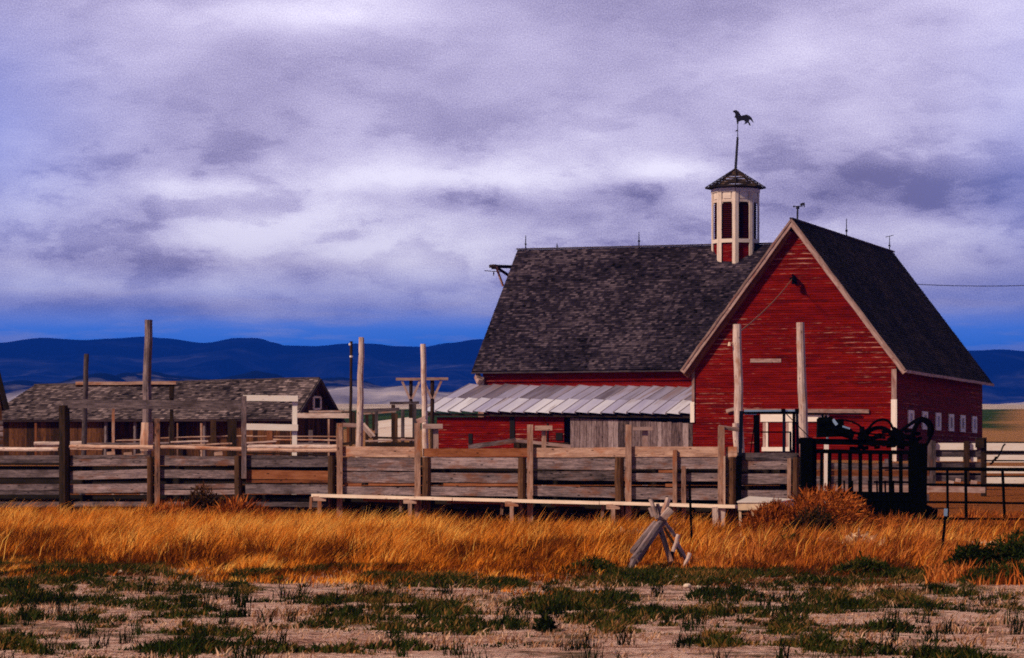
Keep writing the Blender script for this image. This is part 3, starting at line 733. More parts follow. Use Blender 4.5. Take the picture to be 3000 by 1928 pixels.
for a, b in (((919, 1163), (919, 1200)), ((939, 1164), (939, 1199))): mb.beam(gpt(*a), gpt(*b), .14, .06, .9, ref=D1)
for a, b in (((920, 1163), (938, 1164)), ((920, 1199), (938, 1198))): mb.beam(gpt(*a), gpt(*b), .09, .06, .9)
wf = mb.obj('window', M['white'], ls); mb = MB(); mb.face([gpt(919, 1200), gpt(939, 1200), gpt(939, 1163), gpt(919, 1163)]); mb.obj('pane', M['black'], wf)
mb = MB(); mb.beam(Lq(-.3, -.36, 2.6), Lq(2.8, -.36, 4.55), .16, .05, .2); mb.beam(Lq(5.95, -.36, 2.55), Lq(2.8, -.36, 4.55), .16, .05, .2); mb.obj('barge_board', M['dusk'], ls)
# neighbour shed cut by the left edge
ns = thing('plank_shed', 'steep dark roofed hut cut off by the left edge of the photo', 'shed', P(-60, 1360, 130))
mb = MB(); nY = 130; DN = Vector((-.22, .975, 0))
mb.face([P(-130, 1340, nY), P(6, 1340, nY), P(6, 1205, nY), P(-30, 1010, nY), P(-130, 1205, nY)]); 
mb.face([P(6, 1340, nY), P(6, 1340, nY) + DN * 5, P(6, 1205, nY) + DN * 5, P(6, 1205, nY)]); mb.obj('wall', M['barnwood'], ns)
mb = MB(); a = P(24, 1199, nY - .3); r = P(-28, 995, nY - .3); mb.obj('roof_edge', M['dkpost'], ns) if False else mb.beam(a, r, .10, .1, .0); shingle_roof(mb, a, a + DN * 5, r, r + DN * 5, .2, .25)
b_ = P(-80, 1199, nY - .3); shingle_roof(mb, b_, b_ + DN * 5, r, r + DN * 5, .3, .3); mb.obj('roof', M['shingle_dark'], ns)
mb = MB()
for py in (1238, 1255, 1272, 1290, 1308): mb.beam(P(-60, py, nY - 2), P(9, py, nY - 2), .17, .04)
mb.obj('board_panel', M['grey'], ns)

# ------------------------------------------------------------------ corral fences
XA = -1500 * 90 / F; XB = 600 * 81 / F
def Yf(px):
    k = (px - 1500) / F; s = (90 * k - XA) / ((XB - XA) + 9 * k); return 90 - 9 * s
def Fp(px, py, off=0.0): return P(px, py, Yf(px) + off)
def pxw(px, Y=None): return (Y or Yf(px)) / F     # metres per photo pixel
def boards(mb, rows, x0, x1, off=0.0, t_=.035, seg=4, jit=1.2):
    for row in rows:
        y0, y1, h = row[:3]; tn = row[3] if len(row) > 3 else None
        mb.beam(Fp(x0, y0 + R.uniform(-jit, jit), off), Fp(x1, y1 + R.uniform(-jit, jit), off), h * pxw((x0 + x1) / 2), t_, tn, seg=seg, warp=.008)
def vpost(parent, px, y0, y1, wpx, off=0.0, m='tan', tone=None, lean=0.0, name='post', t_=None, round_=False):
    mb = MB(); wd = wpx * pxw(px); gz = zg(Yf(px) + off) - .15
    a = Fp(px + lean, y1, off); 
    if y1 >= 1440: a.z = min(a.z, gz)
    b = Fp(px, y0, off)
    if round_: mb.log(a, b, wd / 2, wd / 2 * .92, tone, 4, 9, .012)
    else: mb.beam(a, b, wd, t_ or min(wd, .09), tone, seg=2, warp=.004)
    return mb.obj(name, M[m], parent)
# left stretch
lf = thing('board_fence', 'grey board corral fence with a bright pole top rail, left of the catwalk', 'fence', G(500, 88))
mb = MB(); boards(mb, [(1346, 1344, 18, .5), (1390, 1388, 22, .55), (1430, 1428, 18, .6), (1352, 1350, 10, .2), (1446, 1444, 10, .3), (1478, 1478, 16, .3)], -360, 178); mb.obj('board_panel', M['dusk'], lf)
mb = MB(); boards(mb, [(1340, 1338, 10, .15), (1356, 1355, 20, .5), (1393, 1388, 26, .6), (1432, 1428, 26, .65), (1478, 1478, 14, .3)], 200, 440); mb.obj('board_panel', M['grey'], lf)
mb = MB(); boards(mb, [(1338, 1342, 8, .3), (1354, 1354, 20, .5), (1388, 1390, 24, .45), (1425, 1424, 14, .5), (1442, 1440, 14, .7), (1476, 1476, 12, .2)], 470, 705); mb.obj('board_panel', M['grey'], lf)
for rr in ([(1339, 1340, 10, .2), (1356, 1357, 22, .45)], [(1432, 1434, 28, .6), (1478, 1480, 14, .2)]):
    mb = MB(); boards(mb, rr, 720, 965); mb.obj('board_panel', M['dusk'], lf)
mb = MB(); boards(mb, [(1391, 1393, 26, .6), (1410, 1410, 9, .2)], 722, 962, .01); o = mb.obj('board', M['rust'], lf); o['label'] = 'reddish brown replacement board'
for (a, ya, b, yb, tn) in ((-360, 1319, 172, 1316, .75), (205, 1308, 450, 1311, .9), (465, 1309, 720, 1316, .9), (720, 1309, 990, 1309, .7)):
    mb = MB(); mb.log(Fp(a, ya, -.1), Fp(b, yb, -.1), .052, .058, tn, 6, 8, .01); mb.obj('top_rail', M['pole'] if tn < .8 else M['tan'], lf)
mb = MB(); mb.log(Fp(720, 1318, -.1), Fp(990, 1319, -.1), .05, .055, .9, 6, 8, .01); mb.obj('top_rail', M['tan'], lf)
vpost(lf, -150, 1335, 1475, 24, -.05, 'dkpost', .6, round_=True)
vpost(lf, 188, 1188, 1475, 34, -.12, 'dkpost', .05, 3, round_=True)
vpost(lf, 440, 1340, 1475, 22, -.02, 'brown', .3, round_=True); vpost(lf, 461, 1226, 1475, 15, -.16, 'tan', .15)
vpost(lf, 698, 1335, 1475, 24, -.05, 'dkpost', .7, round_=True); vpost(lf, 715, 1160, 1402, 14, -.16, 'grey', .5, 0)
vpost(lf, 972, 1335, 1475, 24, -.05, 'dkpost', .6, round_=True)
mb = MB(); mb.beam(Fp(188, 1183, -.1), Fp(712, 1187, -.1), 26 * pxw(450), .12, .35, seg=6, warp=.015); mb.obj('cross_beam', M['dusk'], lf)
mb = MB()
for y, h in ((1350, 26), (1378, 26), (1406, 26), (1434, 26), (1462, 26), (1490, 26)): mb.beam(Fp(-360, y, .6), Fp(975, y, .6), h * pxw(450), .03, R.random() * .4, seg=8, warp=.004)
mb.obj('gap_shade_boards', M['shade_board'], lf)  # boards added behind the fence, coloured near-black to shade its gaps
# right stretch with catwalk
rfn = thing('board_fence', 'tall weathered corral fence with square posts behind the catwalk', 'fence', G(1560, 84))
def bay(x0, x1, top, m0, rows, m1='grey'):
    mb = MB(); boards(mb, top, x0, x1, -.03); mb.obj('top_board', M[m0], rfn)
    mb = MB(); boards(mb, rows, x0, x1); mb.obj('board_panel', M[m1], rfn)
bay(1000, 1222, [(1322, 1324, 30, .6)], 'tan', [(1354, 1356, 28, .45), (1374, 1374, 10, .6), (1398, 1398, 32, .5), (1438, 1440, 24, .6)])
bay(1240, 1548, [(1325, 1326, 24, .5)], 'rust', [(1345, 1346, 10, .8), (1360, 1360, 24, .75), (1398, 1400, 28, .45), (1438, 1442, 26, .6)])
bay(1562, 1835, [(1326, 1326, 28, .6)], 'tan', [(1358, 1360, 34, .5), (1392, 1396, 26, .15), (1438, 1444, 30, .45), (1382, 1382, 4, .3)])
bay(1850, 2112, [(1324, 1324, 30, .6)], 'tan', [(1350, 1352, 26, .6), (1368, 1368, 12, .7), (1398, 1398, 24, .6), (1446, 1448, 34, .5)])
bay(2126, 2160, [(1324, 1324, 30, .6)], 'tan', [(1360, 1360, 34, .5), (1400, 1400, 34, .4), (1446, 1448, 34, .4)])
bay(2160, 2335, [(1336, 1338, 22, .15)], 'dusk', [(1360, 1362, 30, .6), (1404, 1404, 30, .5), (1448, 1448, 24, .5)])
for (a, b, y, h) in ((1010, 1060, 1420, 12), (1080, 1220, 1418, 10), (1300, 1545, 1420, 9), (1570, 1650, 1384, 5), (1600, 1700, 1425, 8), (1930, 1985, 1381, 8), (1950, 2000, 1422, 9)):
    mb = MB(); mb.beam(Fp(a, y, .03), Fp(b, y, .03), h * pxw(a), .03, .6); mb.obj('patch_board', M['rust'], rfn)
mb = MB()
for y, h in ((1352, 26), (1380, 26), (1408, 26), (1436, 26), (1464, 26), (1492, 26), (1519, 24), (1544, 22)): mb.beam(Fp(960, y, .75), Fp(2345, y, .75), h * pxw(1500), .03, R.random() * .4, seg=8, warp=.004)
mb.obj('gap_shade_boards', M['shade_board'], rfn)  # same added near-black boards, darkening the gaps of this stretch
# near-black boards added low, standing in for the shadow under the catwalk
mb = MB(); boards(mb, [(1470, 1492, 24, .3), (1505, 1520, 26, .2), (1538, 1548, 22, .1)], 985, 2160, .12, seg=12); mb.obj('walk_shade_boards', M['shade_board'], rfn)
for a, b, y, y2 in ((1065, 1165, 1464, 1468), (1310, 1475, 1470, 1473), (1615, 1700, 1478, 1479)): 
    mb = MB(); mb.beam(Fp(a, y, -.03), Fp(b, y2, -.03), .08, .04, .7); mb.obj('stringer', M['rust'], rfn)
for px, y0, w_, m, tn in ((995, 1240, 17, 'tan', .45), (1223, 1240, 17, 'tan', .5), (1553, 1244, 17, 'tan', .55), (1841, 1244, 17, 'tan', .6), (2113, 1249, 19, 'tan', .45)):
    vpost(rfn, px, y0, 1500, w_, -.15, m, tn)
for px, w_, tn in ((1250, 28, .7), (1530, 26, .7), (1815, 28, .6), (2145, 26, .7)):
    vpost(rfn, px, 1340, 1500, w_, -.02, 'brown', tn * .5, round_=True)
vpost(rfn, 1977, 1318, 1465, 12, -.12, 'tan', .4, name='slat'); vpost(rfn, 2003, 1365, 1530, 12, -.16, 'tan', .35, name='slat')
vpost(rfn, 2122, 1336, 1475, 5, -.22, 'tan', 1.0, name='slat'); vpost(rfn, 2312, 1342, 1475, 10, -.1, 'tan', .6, name='slat'); vpost(rfn, 2333, 1340, 1475, 22, -.08, 'brown', .3, round_=True)
mb = MB(); mb.beam(Fp(1222, 1236, -.15), Fp(1248, 1226, -.1), .14, .06, .8); mb.obj('block', M['trim'], rfn); mb = MB(); mb.beam(Fp(1856 + 250, 1251, -.15), Fp(2172, 1260, .2), .10, .08, .3); mb.obj('block', M['trim'], rfn)
# catwalk
cw = thing('catwalk', 'narrow raised plank catwalk on trestles along the front of the corral', 'catwalk', G(1550, 82.5))
def Cw(px, off, dz=0): q = Fp(px, 1447 + (px - 918) * .0268, off); q.z += dz; return q
mb = MB()
for off, tn in ((-.28, .95), (-.52, .9)):
    for a, b in ((918, 1330), (1332, 1760), (1762, 2158)): mb.beam(Cw(a, off, -.035 + R.uniform(-.005, .005)), Cw(b, off, -.035), .08, .23, tn, seg=6, warp=.004)
mb.obj('walk_plank', M['plank'], cw)
for px in (936, 1201, 1499, 1796):
    tr = MB(); c = Cw(px, -.62, -.12); tr.beam(c + Vector((-.17, 0, 0)), c + Vector((.17, 0, 0)), .13, .05, .85)
    tr.beam(Cw(px, -.62, -.18), Vector((c.x, c.y, zg(c.y) - .1)), .10, .08, .6, ref=(1, 0, 0)); 
    for dx in (-.24, .24):
        tr.beam(Vector((c.x + dx, c.y + .35, c.z + .05)), Vector((c.x + dx * 1.1, c.y + .35, c.z - .28)), .07, .05, .3, ref=(1, 0, 0))
    tr.beam(c + Vector((0, -.02, -.0)), c + Vector((0, .75, 0)), .10, .06, .4); tr.obj('trestle', M['tan'], cw)
tr = MB(); c = Cw(2104, -.6, -.05); tr.beam(c + Vector((-.08, 0, 0)), Vector((c.x - .06, c.y, zg(c.y) + .05)), .14, .08, .7, ref=(1, 0, 0)); tr.beam(c + Vector((.10, .05, 0)), Vector((c.x + .04, c.y + .05, zg(c.y) - .1)), .18, .08, .6, ref=(1, 0, 0)); tr.beam(c + Vector((.1, .1, 0)), Vector((c.x - .02, c.y + .1, zg(c.y) - .1)), .12, .08, .4, ref=(1, 0, 0)); tr.obj('trestle', M['pole'], cw)

# ------------------------------------------------------------------ tall posts
def tallpost(px, top, pxb, yb, wpx, Y, m, label, tone=.5, wb=None, name='tall_post', group='tall bare posts of the corral gates'):
    a = P(pxb, yb, Y); b = P(px, top, Y); d = (a - b).normalized(); gz = zg(Y) - .2
    a = b + d * ((b.z - gz) / -d.z)
    mb = MB(); r = wpx / 2 * Y / F; mb.log(a, b, (wb or wpx) / 2 * Y / F, r, tone, 9, 11, .015)
    return tag(mb.obj(name, M[m]), label, 'post', group)
tallpost(435, 937, 428, 1310, 22, 98, 'grey', 'tallest grey post with a pale orange foot, before the long shed', .55, 32)
mb = MB(); mb.log(P(430, 1320, 97.6), P(431, 1238, 97.6), .2, .17, .9, 3, 10, .01); tag(mb.obj('post_stub', M['tan']), 'short fat orange stub at the foot of the tallest grey post', 'post')
tallpost(254, 1037, 246, 1300, 14, 102, 'dusk', 'dark slim post standing before the left end of the long shed', .3, 17)
tallpost(1059, 988, 1052, 1305, 17, 97, 'pole', 'pale leaning post right of the long shed gable', .6, 24)
tallpost(1239, 1008, 1246, 1300, 15, 97, 'pole', 'pale slim post at the left corner of the tin roofed lean-to', .85, 19)
tallpost(2160, 950, 2168, 1310, 25, 98, 'pole', 'thick pale post before the left half of the red gable', .75, 27)
tallpost(2345, 945, 2357, 1330, 24, 98, 'pole', 'thick grey post before the right half of the red gable', .55, 30)
mb = MB(); q = P(2148, 1003, 98); mb.beam(q, q + Vector((-.12, -.1, -.05)), .02, .02); mb.log(q + Vector((-.12, -.1, -.11)), q + Vector((-.12, -.1, -.0)), .05, .03, .8, 1, 8, 0); tag(mb.obj('insulator', M['cream']), 'small cream insulator bracket on the thick post left of the gable', 'insulator')
tallpost(1029, 1000, 1027, 1290, 8, 112, 'dkpost', 'thin dark pole with a small white insulator beside the leaning post', .3, 9, 'utility_pole', None)
mb = MB(); mb.log(P(1029, 1042, 111.8), P(1029, 1047, 111.8), .06, .06, .9, 1, 8, 0); mb.log(P(1025, 1005, 111.8), P(1025, 1012, 111.8), .04, .04, .9, 1, 6, 0); tag(mb.obj('insulator', M['enamel']), 'tiny white insulator high on the thin dark pole', 'insulator')
tallpost(2155, 1240, 2160, 1310, 20, 95, 'pole', 'shorter pale post against the foot of the left thick post', .95, 20)
# T headed timber frames
def tpost(px, ytop, ybot, bx0, bx1, Y, wpx, m, label, braces=False, bw=9, tn=.4):
    t = thing('timber_frame', label, 'timber frame', G(px, Y), 'T headed timber posts of the corral' )
    mb = MB(); gz = zg(Y) - .1; b = P(px, ytop, Y); mb.log(Vector((b.x, Y, gz)), b, wpx / 2 * Y / F, wpx / 2 * Y / F, tn, 3, 8, .01) if braces else mb.beam(Vector((b.x, Y, gz)), b, wpx * Y / F, .12, tn)
    mb.obj('post', M[m if not braces else 'dkpost'], t)
    mb = MB(); mb.beam(P(bx0, ytop, Y - .12), P(bx1, ytop, Y - .12), bw * Y / F, .12, tn + .2); mb.obj('crossbar', M[m], t)
    if braces:
        for s in (-1, 1):
            mb = MB(); mb.beam(P(px + s * 26, ytop + 6, Y - .1), P(px + s * 3, ytop + 58, Y - .1), .1, .08, .6); mb.obj('brace', M[m], t)
    return t
tpost(1593, 1254, 1310, 1567, 1618, 93, 13, 'tan', 'small T headed post against the red lean-to wall', tn=.6, bw=14)
tpost(1890, 1256, 1310, 1855, 1912, 93, 16, 'trim', 'small T headed post against the grey board wall', tn=.4, bw=10)
tpost(1277, 1249, 1310, 1238, 1297, 92, 15, 'trim', 'small T headed post beside the left corner of the red lean-to', tn=.5, bw=14)
tpost(1204, 1111, 1225, 1160, 1240, 142, 10, 'trim', 'dark braced T frame left of the pale slim post', True, 8, .2)
tpost(1267, 1110, 1190, 1248, 1313, 146, 12, 'trim', 'dark braced T frame right of the pale slim post', True, 8, .2)
# crossbeam with a hanging block before the long shed
t = thing('timber_frame', 'weathered overhead beam with hanging end block before the long shed', 'timber frame', G(370, 103))
mb = MB(); mb.beam(P(222, 1123, 103), P(516, 1122, 103), .10, .14, .75, seg=6, warp=.01); mb.obj('crossbar', M['tan'], t)
mb = MB(); mb.beam(P(222, 1130, 103.05), P(512, 1129, 103.05), .07, .12, .1); mb.beam(P(503, 1132, 103), P(503, 1168, 103), .15, .12, .05); mb.beam(P(503, 1168, 103.1), Vector((P(503, 1168, 103.1).x, 103.1, zg(103) - .1)), .11, .10, .05); mb.obj('bracket', M['dkpost'], t)
# white frame
t = thing('gateway', 'white painted timber gate frame before the long shed roof', 'gateway', G(800, 92))
mb = MB(); mb.beam(P(712, 1166, 92), P(873, 1168, 92), .165, .06, .95, seg=3, warp=.004); mb.obj('rail', M['white'], t)
mb = MB(); mb.beam(P(710, 1250, 92), P(873, 1253, 92), .18, .06, .9, seg=3, warp=.004); mb.obj('rail', M['white'], t)
mb = MB(); mb.beam(Vector((P(861, 1400, 92.1).x, 92.1, zg(92) - .1)), P(864, 1176, 92.1), .14, .06, .95, ref=(1, 0, 0)); mb.obj('post', M['white'], t)
t = thing('rail_fence', 'low grey rail fence running across the yard before the long shed', 'fence', G(700, 105))
mb = MB(); mb.beam(P(868, 1217, 118), P(1026, 1218, 118), .18, .06, .9, seg=3, warp=.006); mb.beam(P(905, 1206, 118), P(1022, 1205, 118), .07, .06, .5); o = mb.obj('rail', M['pole'], t); o['label'] = 'pale plank rail beside the shed gable'
for i, (x0, y0, x1, y1, Y, w_, tn, m) in enumerate(((100, 1302, 240, 1300, 104, .16, .6, 'pole'), (250, 1302, 560, 1299, 104, .1, .5, 'grey'), (330, 1292, 420, 1289, 106, .05, .8, 'tan'), (470, 1284, 690, 1277, 104, .05, .7, 'tan'), (500, 1296, 610, 1293, 102, .06, .6, 'pole'),
        (480, 1309, 680, 1300, 100, .07, .7, 'tan'), (620, 1280, 740, 1277, 106, .05, .8, 'tan'), (730, 1279, 985, 1280, 106, .05, .6, 'tan'), (720, 1299, 810, 1294, 104, .08, .7, 'trim'), (800, 1288, 990, 1291, 104, .06, .9, 'tan'),
        (860, 1308, 985, 1306, 101, .07, .5, 'grey'), (205, 1316, 300, 1318, 100, .05, .9, 'tan'), (700, 1326, 960, 1332, 98, .06, .2, 'dkpost'), (870, 1300, 960, 1302, 103, .08, .4, 'grey'))):
    mb = MB(); mb.log(P(x0, y0, Y), P(x1, y1, Y), w_ / 2, w_ / 2, tn, 5, 7, .008); mb.obj('rail', M[m], t)
for px, y0, w_, m, tn, Y in ((332, 1196, 8, 'tan', .6, 106), (503, 1228, 14, 'dkpost', .3, 104), (625, 1230, 16, 'dkpost', .6, 103), (680, 1228, 26, 'dkpost', .05, 103), (520, 1240, 4, 'tan', .3, 105), (790, 1258, 16, 'rust', .5, 106), (910, 1260, 12, 'dusk', .5, 108), (963, 1228, 5, 'tan', .6, 108), (105, 1240, 6, 'rust', .6, 108), (590, 1240, 6, 'tan', .9, 108)):
    mb = MB(); b = P(px, y0, Y); mb.beam(Vector((b.x, Y, zg(Y) - .1)), b, w_ * Y / F, .1, tn); mb.obj('post', M[m], t)
for px, py in ((325, 1330), (375, 1332), (640, 1330), (410, 1336)): 
    mb = MB(); mb.beam(P(px - 12, py, 97), P(px + 12, py - 2, 97), .12, .1, .7); mb.obj('scrap_board', M['tan'], t)

# cattle chute of dark posts between the long shed and the lean-to
t = thing('loading_chute', 'dark timber loading chute with plank ramp between the shed and barn', 'loading chute', G(1130, 118))
def cpost(px, y0, y1, w_, Y, m='dkpost', tn=.3):
    mb = MB(); b = P(px, y0, Y); a = P(px, y1, Y); mb.beam(a, b, w_ * Y / F, .12, tn); mb.obj('post', M[m], t)
for px, y0, y1, w_, Y, m, tn in ((1152, 1186, 1300, 11, 120, 'dkpost', .2), (1161, 1212, 1300, 8, 116, 'dkpost', .9), (1180, 1200, 1300, 10, 118, 'dusk', .3), (1214, 1184, 1300, 11, 119, 'dusk', .2), (1204, 1184, 1225, 12, 121, 'dkpost', .1), (1103, 1204, 1300, 9, 116, 'dusk', .3),
        (1094, 1210, 1262, 7, 119, 'dkpost', .2), (1075, 1204, 1300, 9, 118, 'dkpost', .3), (1036, 1208, 1300, 10, 116, 'dkpost', .4), (1020, 1240, 1300, 8, 114, 'rust', .3), (1100, 1270, 1310, 15, 112, 'dkpost', .1), (1003, 1236, 1300, 6, 112, 'dusk', .3)):
    cpost(px, y0, y1, w_, Y, m, tn)
for x0, y0, x1, y1, Y, w_, m, tn in ((1142, 1181, 1228, 1180, 119, .10, 'dusk', .3), (1060, 1203, 1170, 1199, 117, .12, 'dusk', .4), (1065, 1212, 1160, 1206, 117, .06, 'pole', .3), (1000, 1208, 1040, 1208, 116, .06, 'dkpost', .3), (1005, 1245, 1065, 1247, 111, .14, 'trim', .5), (1070, 1282, 1216, 1284, 110, .07, 'dkpost', .3), (1070, 1292, 1150, 1290, 110, .06, 'trim', .6), (1165, 1287, 1216, 1288, 110, .07, 'trim', .7), (1070, 1302, 1216, 1302, 109, .15, 'dkpost', .1), (1000, 1302, 1050, 1296, 110, .1, 'dkpost', .3)):
    mb = MB(); mb.beam(P(x0, y0, Y), P(x1, y1, Y), w_, .08, tn, seg=3, warp=.006); mb.obj('rail', M[m], t)
mb = MB(); mb.beam(P(1065, 1240, 109), P(1098, 1278, 109), .07, .06, .9); mb.beam(P(1062, 1248, 109.2), P(1090, 1280, 109.2), .12, .06, .3); mb.obj('brace', M['pole'], t)
pl = thing('plank_pile', 'pile of pale bleached planks lying behind the loading chute', 'plank pile', G(1165, 132))
mb = MB()
for k in range(9):
    y = 1234 + k * 6.3; mb.beam(P(1108 + R.uniform(-6, 8), y + 6, 131 - k * .4), P(1212 + R.uniform(-6, 6), y - 6 + R.uniform(-3, 3), 131 - k * .4), .16, .05, R.uniform(.3, 1))
mb.obj('planks', M['white'], pl)
t = thing('plank_rail', 'sloping grey boards of a feed bunk before the red lean-to', 'feed bunk', G(1520, 100))
mb = MB(); mb.beam(P(1372, 1310, 99), P(1512, 1290, 99), .14, .06, .5, seg=3, warp=.006); mb.obj('board', M['grey'], t)
mb = MB(); mb.beam(P(1512, 1291, 99), P(1672, 1308, 99), .10, .06, .6, seg=3, warp=.006); mb.obj('board', M['trim'], t)
mb = MB(); mb.beam(P(1505, 1303, 99.3), P(1665, 1306, 99.3), .2, .06, .1); mb.obj('trough', M['dkpost'], t)
for x in (1400, 1520, 1650): mb = MB(); mb.log(G(x, 99.3, -.1), P(x, 1300, 99.3), .07, .07, .3); mb.obj('leg', M['dkpost'], t)

bf = thing('board_fence', 'grey and brown plank fence seen between the bars of the squeeze chute', 'fence', G(2530, 96))
for y, h, tn, m in ((1366, 20, .35, 'grey'), (1386, 15, .3, 'rust'), (1407, 25, .45, 'grey'), (1432, 22, .55, 'trim'), (1458, 22, .3, 'dusk')):
    mb = MB(); mb.beam(P(2335, y, 96), P(2722, y + 1, 96), h * 96 / F, .04, tn, seg=6, warp=.01); mb.obj('board', M[m], bf)
mb = MB(); mb.beam(Vector((P(2421, 0, 95.9).x, 95.9, zg(96) - .1)), P(2421, 1296, 95.9), .13, .08, .95); mb.obj('post', M['white'], bf)
mb = MB(); mb.beam(Vector((P(2600, 0, 96.1).x, 96.1, zg(96) - .1)), P(2600, 1345, 96.1), .16, .12, .4); mb.obj('post', M['grey'], bf)
# ------------------------------------------------------------------ head gate frame
hgY = 80.6
hg = thing('head_gate', 'black steel upright gate frame with crossbars before the white hatch', 'cattle gate', G(2240, hgY))
def hbar(x0, y0, x1, y1, w_, Y=hgY, m='blue_steel', name='bar', depth=.07):
    mb = MB(); mb.beam(P(x0, y0, Y), P(x1, y1, Y), w_ * Y / F, depth, .4); return mb.obj(name, M[m], hg)
hbar(2165, 1475, 2172, 1204, 11, name='post'); hbar(2163, 1480, 2166, 1335, 16, hgY - .05, 'steel', 'post'); hbar(2296, 1470, 2297, 1201, 8, name='post'); hbar(2294, 1470, 2293, 1345, 17, hgY - .05, 'steel', 'post')
hbar(2168, 1209, 2340, 1209, 8, hgY + .02, 'steel'); hbar(2180, 1204, 2338, 1203, 5, hgY - .03, 'chips', 'top_strip'); hbar(2216, 1216, 2218, 1345, 17, hgY + .5, 'steel', 'post'); hbar(2335, 1205, 2337, 1345, 8, hgY + .3, 'blue_steel', 'post'); hbar(2326, 1213, 2326, 1340, 8, hgY + .5, 'steel', 'post')
hbar(2228, 1266, 2318, 1266, 4, hgY + .4, 'steel'); hbar(2316, 1268, 2316, 1340, 6, hgY + .4, 'steel', 'post'); hbar(2304, 1213, 2376, 1286, 2.5, hgY - .1, 'steel', 'rod', .02); hbar(2210, 1240, 2198, 1330, 3, hgY + .5, 'steel', 'rod', .02)
hbar(2305, 1330, 2340, 1331, 5, hgY + .2, 'dusk'); hbar(2182, 1213, 2216, 1214, 3, hgY + .1, 'chips', 'top_strip')
for px in (2295, 2335): hbar(px - 6, 1203, px + 6, 1203, 11, hgY - .08, 'steel', 'cap')

# ------------------------------------------------------------------ white table / old sink
tb = thing('enamel_table', 'old white enamel table with a cream apron at the catwalk end', 'table', G(2240, 78))
mb = MB(); tY = 78.0; zt = zat(1470, tY)
A = [P(2156, 1469, tY - .3), P(2290, 1469, tY - .35), P(2332, 1463, tY + .6), P(2200, 1459, tY + 1.2)]
zt = A[0].z
for a in A: a.z = zt
A = [Vector((-0.0, 0, 0))] * 0 + [Vector((P(2156, 0, tY).x, tY - .35, zt)), Vector((P(2280, 0, tY).x, tY - .45, zt)), Vector((P(2332, 0, tY).x, tY + .5, zt + .05)), Vector((P(2205, 0, tY).x, tY + 1.1, zt + .12))]
lo = [a - Vector((0, 0, .03)) for a in A]
mb.face(A); mb.face(lo[::-1])
for k in range(4): mb.face([A[k], A[(k + 1) % 4], lo[(k + 1) % 4], lo[k]][::-1])
mb.obj('table_top', M['enamel'], tb)
mb = MB(); a = A[0] + Vector((.03, .04, -.12)); b = A[1] + Vector((-.03, .04, -.12)); mb.beam(a, b, .18, .03, .7); mb.beam(b, A[2] + Vector((-.03, -.03, -.14)), .18, .03, .7); mb.obj('apron', M['cream'], tb)
for k, q in enumerate((A[0] + Vector((.07, .08, -.03)), A[1] + Vector((-.08, .08, -.03)), A[2] + Vector((-.08, -.1, -.03)), A[3] + Vector((.06, -.1, -.03)))):
    mb = MB(); mb.beam(q, Vector((q.x + .03, q.y, zg(q.y) - .05)), .055, .05, .7, ref=(1, 0, 0)); mb.obj('leg', M['cream'], tb)
mb = MB(); mb.beam((a + b) / 2 + Vector((.05, -.02, .06)), (a + b) / 2 + Vector((.05, -.02, -.1)), .04, .01, .3, ref=(1, 0, 0)); mb.obj('rust_streak', M['rust'], tb)

# ------------------------------------------------------------------ black squeeze chute
sY = 76.0
sc = thing('squeeze_chute', 'dark green black steel livestock squeeze chute with vertical bars and hoses', 'cattle chute', G(2550, sY))
def sb(x0, y0, x1, y1, w_, Y=sY, m='green_steel', name='bar', d=.08):
    mb = MB(); mb.beam(P(x0, y0, Y), P(x1, y1, Y), w_ * Y / F, d, .4); return mb.obj(name, M[m], sc)
sb(2362, 1500, 2362, 1282, 34, sY, name='post', d=.3); sb(2384, 1470, 2384, 1286, 14, sY + .1, name='post', d=.2)
sb(2690, 1540, 2690, 1300, 46, sY, name='post', d=.35); sb(2700, 1540, 2704, 1330, 24, sY - .1, name='post', d=.2)
sb(2340, 1292, 2690, 1300, 17, sY, name='top_beam', d=.2); sb(2380, 1322, 2690, 1326, 12, sY, name='top_beam', d=.1)
for k, px in enumerate((2388, 2407, 2430, 2460, 2490, 2520, 2549, 2579, 2608, 2638, 2664)):
    sb(px + .5, 1322, px + .5 + (k - 5) * .3, 1450, 11 if 1 < k < 10 else 9, sY, name='vertical_bar', d=.05)
mb = MB()
mb.beam(P(2395, 1452, sY), P(2670, 1456, sY), .22, .12, .3)
for k in range(14):   # kick panel with ragged lower edge
    x = 2470 + k * 17; yb = 1478 + 30 * min(1, k / 3) + R.uniform(-6, 10); mb.beam(P(x, 1444, sY), P(x, yb + 14, sY), 19 * sY / F, .1, .3, ref=(1, 0, 0))
mb.beam(P(2430, 1455, sY), P(2500, 1490, sY), .3, .1, .3)
mb.obj('kick_panel', M['green_steel'], sc)
for k in range(9):
    px = 2473 + k * 24; sb(px, 1408, px + 1, 1450, 5, sY + .6, 'green_steel', 'far_bar', .03)
sb(2580, 1371, 2670, 1372, 6, sY + .6, 'green_steel', 'far_rail', .03); sb(2560, 1412, 2670, 1413, 6, sY + .6, 'green_steel', 'far_rail', .03)
for px, y0 in ((2555, 1500), (2640, 1510)): sb(px, y0, px, 1545, 22, sY, 'steel', 'foot', .15)
mb = MB(); mb.beam(P(2712, 1502, sY), P(2745, 1506, sY), .24, .15, .2); mb.log(P(2714, 1490, sY - .1), P(2730, 1494, sY - .1), .09, .07, .2, 1, 8, 0); mb.obj('latch', M['steel'], sc)
